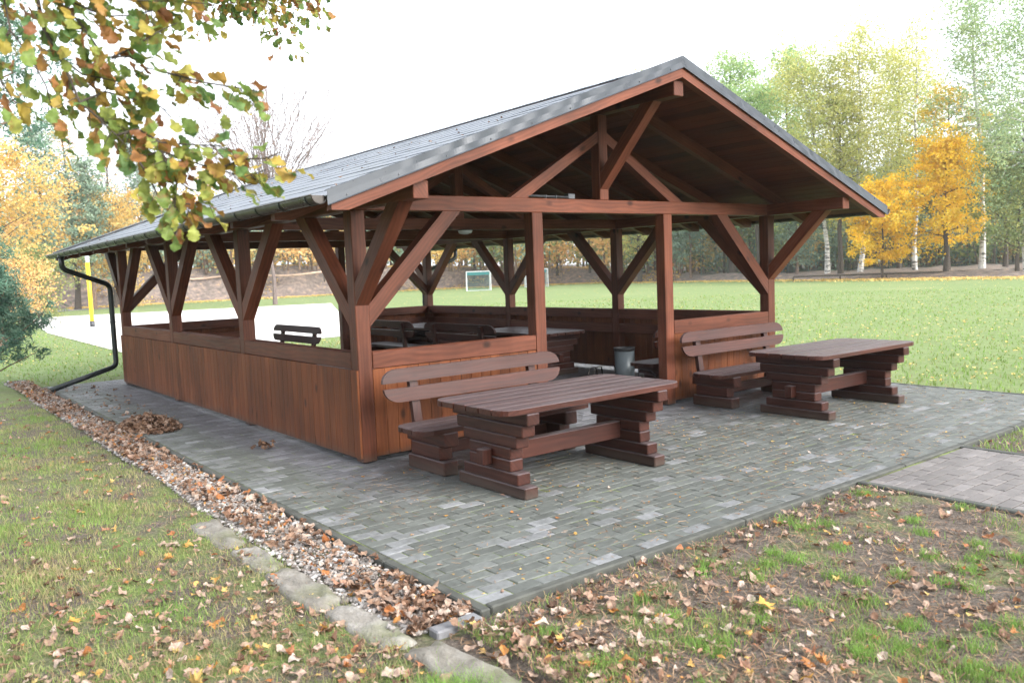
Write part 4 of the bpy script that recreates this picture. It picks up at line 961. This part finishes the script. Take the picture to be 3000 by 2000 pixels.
tree('birch_tree', 'broad yellow green birch in the middle of the row, behind both golden maples', 2640, 80, 18.0, .22, 5.4, 'l_birch', 'bark', n=11000, ls=.30, shape='birch', limbs=30, droop=.3, tr=.18)
tree('birch_tree', 'thin half bare birch between the two golden maples', 2685, 74, 19.5, .35, 3.2, 'l_birch', 'birchbark', n=3000, ls=.26, shape='birch', limbs=24, droop=.3, tr=.18)
tree('maple_tree', 'low golden orange maple below the roof corner', 2590, 66, 6.6, .22, 3.2, 'l_maple', n=7500, ls=.30, limbs=20, up=.1, tr=.09, clump=.38)
tree('maple_tree', 'larger golden orange maple with dense lower crown and thin top', 2775, 67, 9.2, .22, 3.9, 'l_maple', n=10000, ls=.32, limbs=22, up=.15, shape='cone', tr=.17, clump=.38)
tree('maple_tree', 'thin green and orange maple top rising above the larger golden maple', 2782, 70, 13.0, .5, 2.6, 'l_maplemix', n=2600, ls=.30, limbs=18, up=.3, tr=.16)
tree('birch_tree', 'tallest green birch with windblown crown near the right edge', 2882, 68, 20.0, .36, 4.3, 'l_birchgreen', 'birchbark', n=8500, ls=.34, shape='birch', limbs=34, droop=.5, wind=1.0, tr=.2, lean=(-1.2, .6), asp=.4)
tree('birch_tree', 'windblown olive green birch cut by the right edge', 3015, 64, 18.0, .28, 4.6, 'l_birchgreen', 'birchbark', n=9500, ls=.34, shape='birch', limbs=34, droop=.6, wind=1.2, tr=.2, asp=.4)
tree('beech_tree', 'low dark green tree under the right-hand birches', 2985, 64, 7.5, .16, 3.0, 'l_bush', n=4500, ls=.32, limbs=22)
tree('beech_tree', 'olive young tree behind the tallest birch', 2950, 76, 12.0, .16, 3.8, 'l_birchgreen', n=6000, ls=.32, limbs=22)
tree('ash_tree', 'grey trunked tree between the two white birch trunks below the roof corner', 2468, 72, 14, .45, 2.8, 'l_birch', n=3500, ls=.3, tr=.2)
tree('lime_tree', 'pale yellow green treetop peeping over the roof left of the ridge end', 1890, 88, 19.5, .4, 4.2, 'l_birch', n=5500, ls=.34)
# seen under the roof
tree('young_pine', 'small pine with bare lower stem behind the field, left of the right-hand brace', 1985, 80, 5.6, .25, 1.6, 'l_pinepale', 'pinebark', n=3200, ls=.26, shape='cone', tr=.08)
tree('young_pine', 'taller spindly pine beside the small pine behind the field', 2030, 81, 8.0, .3, 1.9, 'l_pinepale', 'pinebark', n=3600, ls=.26, shape='cone', tr=.10)
tree('young_pine', 'bushy pine between the corner post and its outer brace', 2340, 76, 6.5, .08, 2.4, 'l_pinepale', 'pinebark', n=4600, ls=.26, shape='cone', tr=.10)
tree('lime_tree', 'olive tree with thick trunk beside the second front post', 1880, 82, 9.0, .3, 3.2, 'l_birch', n=5500, ls=.3, tr=.22)
tree('maple_tree', 'golden maple over the bank just right of the first front post', 1640, 93, 8.0, .22, 3.4, 'l_maple', n=5200, ls=.32, clump=.34)
tree('maple_tree', 'golden maple over the bank beside the right-hand goal', 1735, 92, 7.4, .22, 3.0, 'l_maplemix', n=4200, ls=.32, clump=.34)
tree('maple_tree', 'golden maple behind the white goal', 1400, 96, 8.0, .15, 3.6, 'l_gold', n=5200, ls=.34)
tree('maple_tree', 'orange maple at the rear corner post under the roof', 1290, 97, 8.5, .12, 3.8, 'l_maple', n=5200, ls=.34)
tree('maple_tree', 'yellow maple between the rear right posts', 1540, 97, 8.2, .2, 3.4, 'l_maplemix', n=4600, ls=.34)
# left of and above the far end
tree('maple_tree', 'large golden maple at the left edge behind the young pine', 15, 62, 10.5, .10, 4.6, 'l_gold', n=7500, ls=.34, limbs=30)
tree('pine_tree', 'slender blue green pine right of the large golden maple', 150, 70, 13.5, .22, 2.4, 'l_pinepale', 'pinebark', n=6500, ls=.30, shape='column', clump=.5)
tree('pine_tree', 'blue green pine between the golden maples beyond the far eave', 285, 72, 11.5, .18, 2.6, 'l_pinepale', 'pinebark', n=6500, ls=.30, shape='cone', clump=.45)
tree('larch_tree', 'thin half bare tree with few orange leaves by the slender pine', 235, 74, 15.0, .25, 2.4, 'l_orange', n=1500, ls=.26, limbs=26)
tree('maple_tree', 'golden maple just above the far eave of the roof', 345, 74, 8.6, .12, 3.6, 'l_gold', n=5500, ls=.32, limbs=26)
tree('ash_tree', 'bare upright tree with brown twigs above the far eave', 350, 80, 14.5, .2, 3.0, 'l_orange', n=900, ls=.22, limbs=34, up=1.4, sprig=1)
tree('maple_tree', 'golden maple behind the far downpipe', 230, 84, 8.0, .1, 3.6, 'l_gold', n=4500, ls=.34)
tree('pine_tree', 'blue green pine half hidden behind hanging oak leaves', 440, 86, 12.0, .2, 3.2, 'l_pinepale', 'pinebark', n=5000, ls=.3, shape='cone')
tree('fruit_tree', 'leafless round crowned tree with reddish twigs standing behind the roof', 812, 60, 13.8, .44, 8.6, 'l_bare', 'palebark', n=15000, ls=.18, limbs=110, up=.8, sprig=1, clump=.16, shape='fan', tr=.14, asp=.16)
tree('pine_tree', 'big dark pine crown at the upper left behind the oak leaves', 0, 30, 10.0, .66, 2.9, 'l_pine', 'pinebark', n=9000, ls=.17, clump=.34, limbs=22, shape='round', asp=.3)
tree('young_pine', 'young dark green pine on the lawn edge at the far left', -30, 17.0, 2.15, .12, 1.4, 'l_pine', 'pinebark', n=13000, ls=.14, shape='cone', up=.45, tr=.045, z0=-.05, clump=.20, asp=.14, limbs=44)
tree('young_pine', 'second young pine standing farther back behind the first at the far left', -30, 26, 3.3, .04, 1.6, 'l_pine', 'pinebark', n=5500, ls=.14, shape='cone', up=.5, tr=.05, z0=-.05, clump=.28, asp=.2, limbs=28)
tree('hazel_bush', 'low bush with yellow and green leaves in front of the earth bank', 120, 56, 3.6, .05, 2.6, 'l_bush', n=4500, ls=.2, limbs=22, z0=-.05, tr=.05)
tree('hazel_bush', 'low orange tinted bush at the left foot of the bank', 60, 52, 3.0, .05, 2.4, 'l_orange', n=2600, ls=.2, limbs=20, z0=-.05, tr=.05)
# distant woods as one mass
def wood_mass(name, label, sx0, sx1, d0, d1, ntr, hrange, mats, leafn, ls):
    rootb = {mt: Bag() for mt in mats}; tb_ = MB()
    for i in range(ntr):
        sx = RNG.uniform(sx0, sx1); d = RNG.uniform(d0, d1); p = polar(sx, d); h = RNG.uniform(*hrange); z0 = bank_z(sx, 14); mt = mats[RNG.integers(0, len(mats))]; r = RNG.uniform(1.4, 2.6); tr_ = .10+h*.007
        tb_.tube([(p[0], p[1], z0-.5), (p[0]+RNG.normal(0, .2), p[1]+RNG.normal(0, .2), z0+h*.9)], [tr_, .04], 6, False)
        low = RNG.uniform(.08, .5); nc = 26; c = np.stack([RNG.normal(0, .5, nc)*r, RNG.normal(0, .5, nc)*r, (low+(1-low)*RNG.random(nc)**.9)*h], -1); c[:, :2] *= (1.15-.9*((c[:, 2:]/h-low)/(1-low)))
        idx = RNG.integers(0, nc, leafn); pts = c[idx]+RNG.normal(0, 1, (leafn, 3))*np.array([.6, .6, .45])+np.array([p[0], p[1], z0]); P, F = quads(pts, RNG.uniform(.7, 1.3, leafn)*ls); rootb[mt].add(P, F, RNG.random(nc)[idx]*.6+RNG.random(leafn)*.4)
    first = None
    e = bpy.data.objects.new(name, None); COL.objects.link(e); tag(e, label, 'forest', kind='stuff')
    for mt in mats: rootb[mt].build('foliage', M[mt], e)
    tb_.build('trunks', M['pinebark'], e)
wood_mass('forest', 'dark pine wood behind the row of birches', 1900, 3250, 84, 118, 170, (7, 12.5), ['l_pine', 'l_pinepale', 'l_bush'], 600, .42)
wood_mass('forest', 'mixed golden and pine wood beyond the earth bank', -300, 1900, 98, 130, 190, (6, 11), ['l_gold', 'l_pinepale', 'l_bush', 'l_orange'], 520, .45)
wood_mass('undergrowth', 'low bushes along the top of the bank', -300, 3250, 82, 104, 300, (2.0, 4.6), ['l_bush', 'l_orange', 'l_pinepale', 'l_gold'], 330, .36)
# ------------------------------------------------------------------ sports gear, rails, fences
vp = empty('volleyball_post', (4.24, 32.76, -.03), 'bright yellow post with white top standing on the sand court', 'post')
m = MB(); m.tube([(0, 0, 0), (0, 0, 2.75)], .085, 14); m.build('pole', M['yellow'], vp, True)
m = MB(); m.tube([(0, 0, 2.75), (0, 0, 3.25)], .088, 14); m.build('top_sleeve', M['white'], vp, True)
m = MB(); m.tube([(0, 0, 0), (0, 0, .25)], .10, 14); m.build('base', M['steel'], vp, True)
def goal(sx, d, rz, label, w=2.2, h=1.75):
    p = polar(sx, d); g = empty('football_goal', (p[0], p[1], -.04), label, 'goal', 'white football goals at the field edge', rz); m = MB()
    m.bx(-w/2, -w/2+.07, -.035, .035, 0, h, .01); m.bx(w/2-.07, w/2, -.035, .035, 0, h, .01); m.bx(-w/2+.071, w/2-.071, -.033, .033, h-.07, h, .01); m.build('front_frame', M['white'], g)
    m = MB()
    for x in (-w/2+.05, w/2-.05): m.tube([(x, .05, .03), (x, 1.0, .03), (x, .65, h-.05), (x, .05, h-.05)], .035, 6)
    m.tube([(-w/2+.05, 1.0, .03), (w/2-.05, 1.0, .03)], .035, 6); m.tube([(-w/2+.05, .65, h-.05), (w/2-.05, .65, h-.05)], .03, 6); m.build('rear_frame', M['white'], g)
    m = MB(); k = 26
    for i in range(k+1):
        x = -w/2+.06+(w-.12)*i/k; m.tube([(x, .05, h-.06), (x, .64, h-.07), (x, .98, .06)], .007, 3, False)
    for i in range(13): t = i/12; m.tube([(-w/2+.06, .64+.34*t, (h-.07)*(1-t)+.06*t), (w/2-.06, .64+.34*t, (h-.07)*(1-t)+.06*t)], .007, 3, False)
    m.build('net', M['teal'], g)
    m = MB(); m.bx(-w/2+.06, w/2-.06, .58, .60, h-.36, h-.1, .004); m.build('tarpaulin', M['teal'], g)
goal(1410, 74, math.radians(-30), 'white football goal with teal net between the rear corner posts')
goal(1580, 80, math.radians(-30), 'white football goal partly hidden behind the first front post')
def rail(pts, label):
    m = MB(); m.tube(pts, .09, 8); r = empty('log_rail', pts[0], label, 'rail', 'peeled log rails along the earth bank')
    m2 = MB(); m2.tube([np.array(p)-np.array(pts[0]) for p in pts], .10, 8); m2.build('log', M['log'], r, True)
    m3 = MB()
    for p in pts[::5]: q = np.array(p)-np.array(pts[0]); m3 = MB(); m3.tube([q, q+np.array([0, 0, -1.0])], .08, 7); m3.build('support', M['bark'], r)
def railpts(s0, s1, d, z, wav, n=16, ph=0): return [(*polar(s, d), z+wav*math.sin(i*.9+ph)) for i, s in enumerate(np.linspace(s0, s1, n))]
rail(railpts(380, 960, 84, 2.15, .14), 'lower wavy peeled log rail across the face of the earth bank')
rail(railpts(420, 960, 89, 3.6, .03), 'upper straight peeled log rail on top of the earth bank')
def chain_fence(s0, s1, d, z, h, label, n, mesh=True):
    P = [np.array([*polar(s, d), z]) for s in np.linspace(s0, s1, n)]; f = empty('chain_link_fence', P[0], label, 'fence', 'green wire mesh fences behind the field'); o = P[0]
    for p in P:
        q = p-o; m = MB(); m.tube([q+np.array([0, 0, -.3]), q+np.array([0, 0, h])], .04, 6); m.build('fence_post', M['fence'], f)
    m = MB()
    for hh in (.05, h*.5, h*.98): m.tube([p-o+np.array([0, 0, hh]) for p in P], .022, 4, False)
    for p, q in zip(P[:-1], P[1:]):
        k = 14
        for i in range(-k, k):
            for sg in (-1, 1):
                a, b = i/k, (i+h*k/np.linalg.norm(q-p))/k
                a_, b_ = max(a, 0), min(b, 1)
                if b_ <= a_: continue
                za, zb_ = (a_-a)/(b-a)*h, (b_-a)/(b-a)*h
                if sg < 0: za, zb_ = h-za, h-zb_
                m.tube([p-o+(q-p)*a_+np.array([0, 0, za]), p-o+(q-p)*b_+np.array([0, 0, zb_])], .006, 3, False)
    m.build('wire_mesh', M['fence'], f)
chain_fence(2060, 3080, 82, .5, 3.2, 'green wire mesh fence behind the row of birches', 14)
chain_fence(1180, 2040, 95, 1.9, 2.6, 'green wire mesh fence on top of the bank behind the goals', 12)
chain_fence(260, 960, 92, 3.1, 2.0, 'green wire mesh fence above the log rails', 10)
lb = MB(); P = [(*polar(s, 66.5), .34) for s in np.linspace(2330, 3080, 12)]; lb.tube([np.array(p)-np.array(P[0]) for p in P], .07, 6)
le = empty('low_rail', P[0], 'long low dark rail at the foot of the birches', 'rail'); lb.build('rail', M['bark'], le)
lb = MB()
for p in P[::2]: q = np.array(p)-np.array(P[0]); lb = MB(); lb.tube([q, q+np.array([0, 0, -.5])], .06, 6); lb.build('stake', M['bark'], le)


# ------------------------------------------------------------------ haze, added to imitate overexposure flare on the far trees
hz = MB(); hz.bx(-260, 330, -120, 330, -1.3, 40, .001); ho = hz.build('haze', None); tag(ho, 'thin added haze over the field, paling the far trees', 'haze', kind='stuff')
hm = bpy.data.materials.new('haze'); hm.use_nodes = True; hm.node_tree.nodes.clear(); hv = hm.node_tree.nodes.new('ShaderNodeVolumePrincipled'); hou = hm.node_tree.nodes.new('ShaderNodeOutputMaterial')
hv.inputs['Color'].default_value = (.92, .96, 1, 1); hv.inputs['Density'].default_value = .0005; hv.inputs['Anisotropy'].default_value = .2
hm.node_tree.links.new(hv.outputs[0], hou.inputs['Volume']); ho.data.materials.append(hm)
SC.cycles.volume_bounces = 1
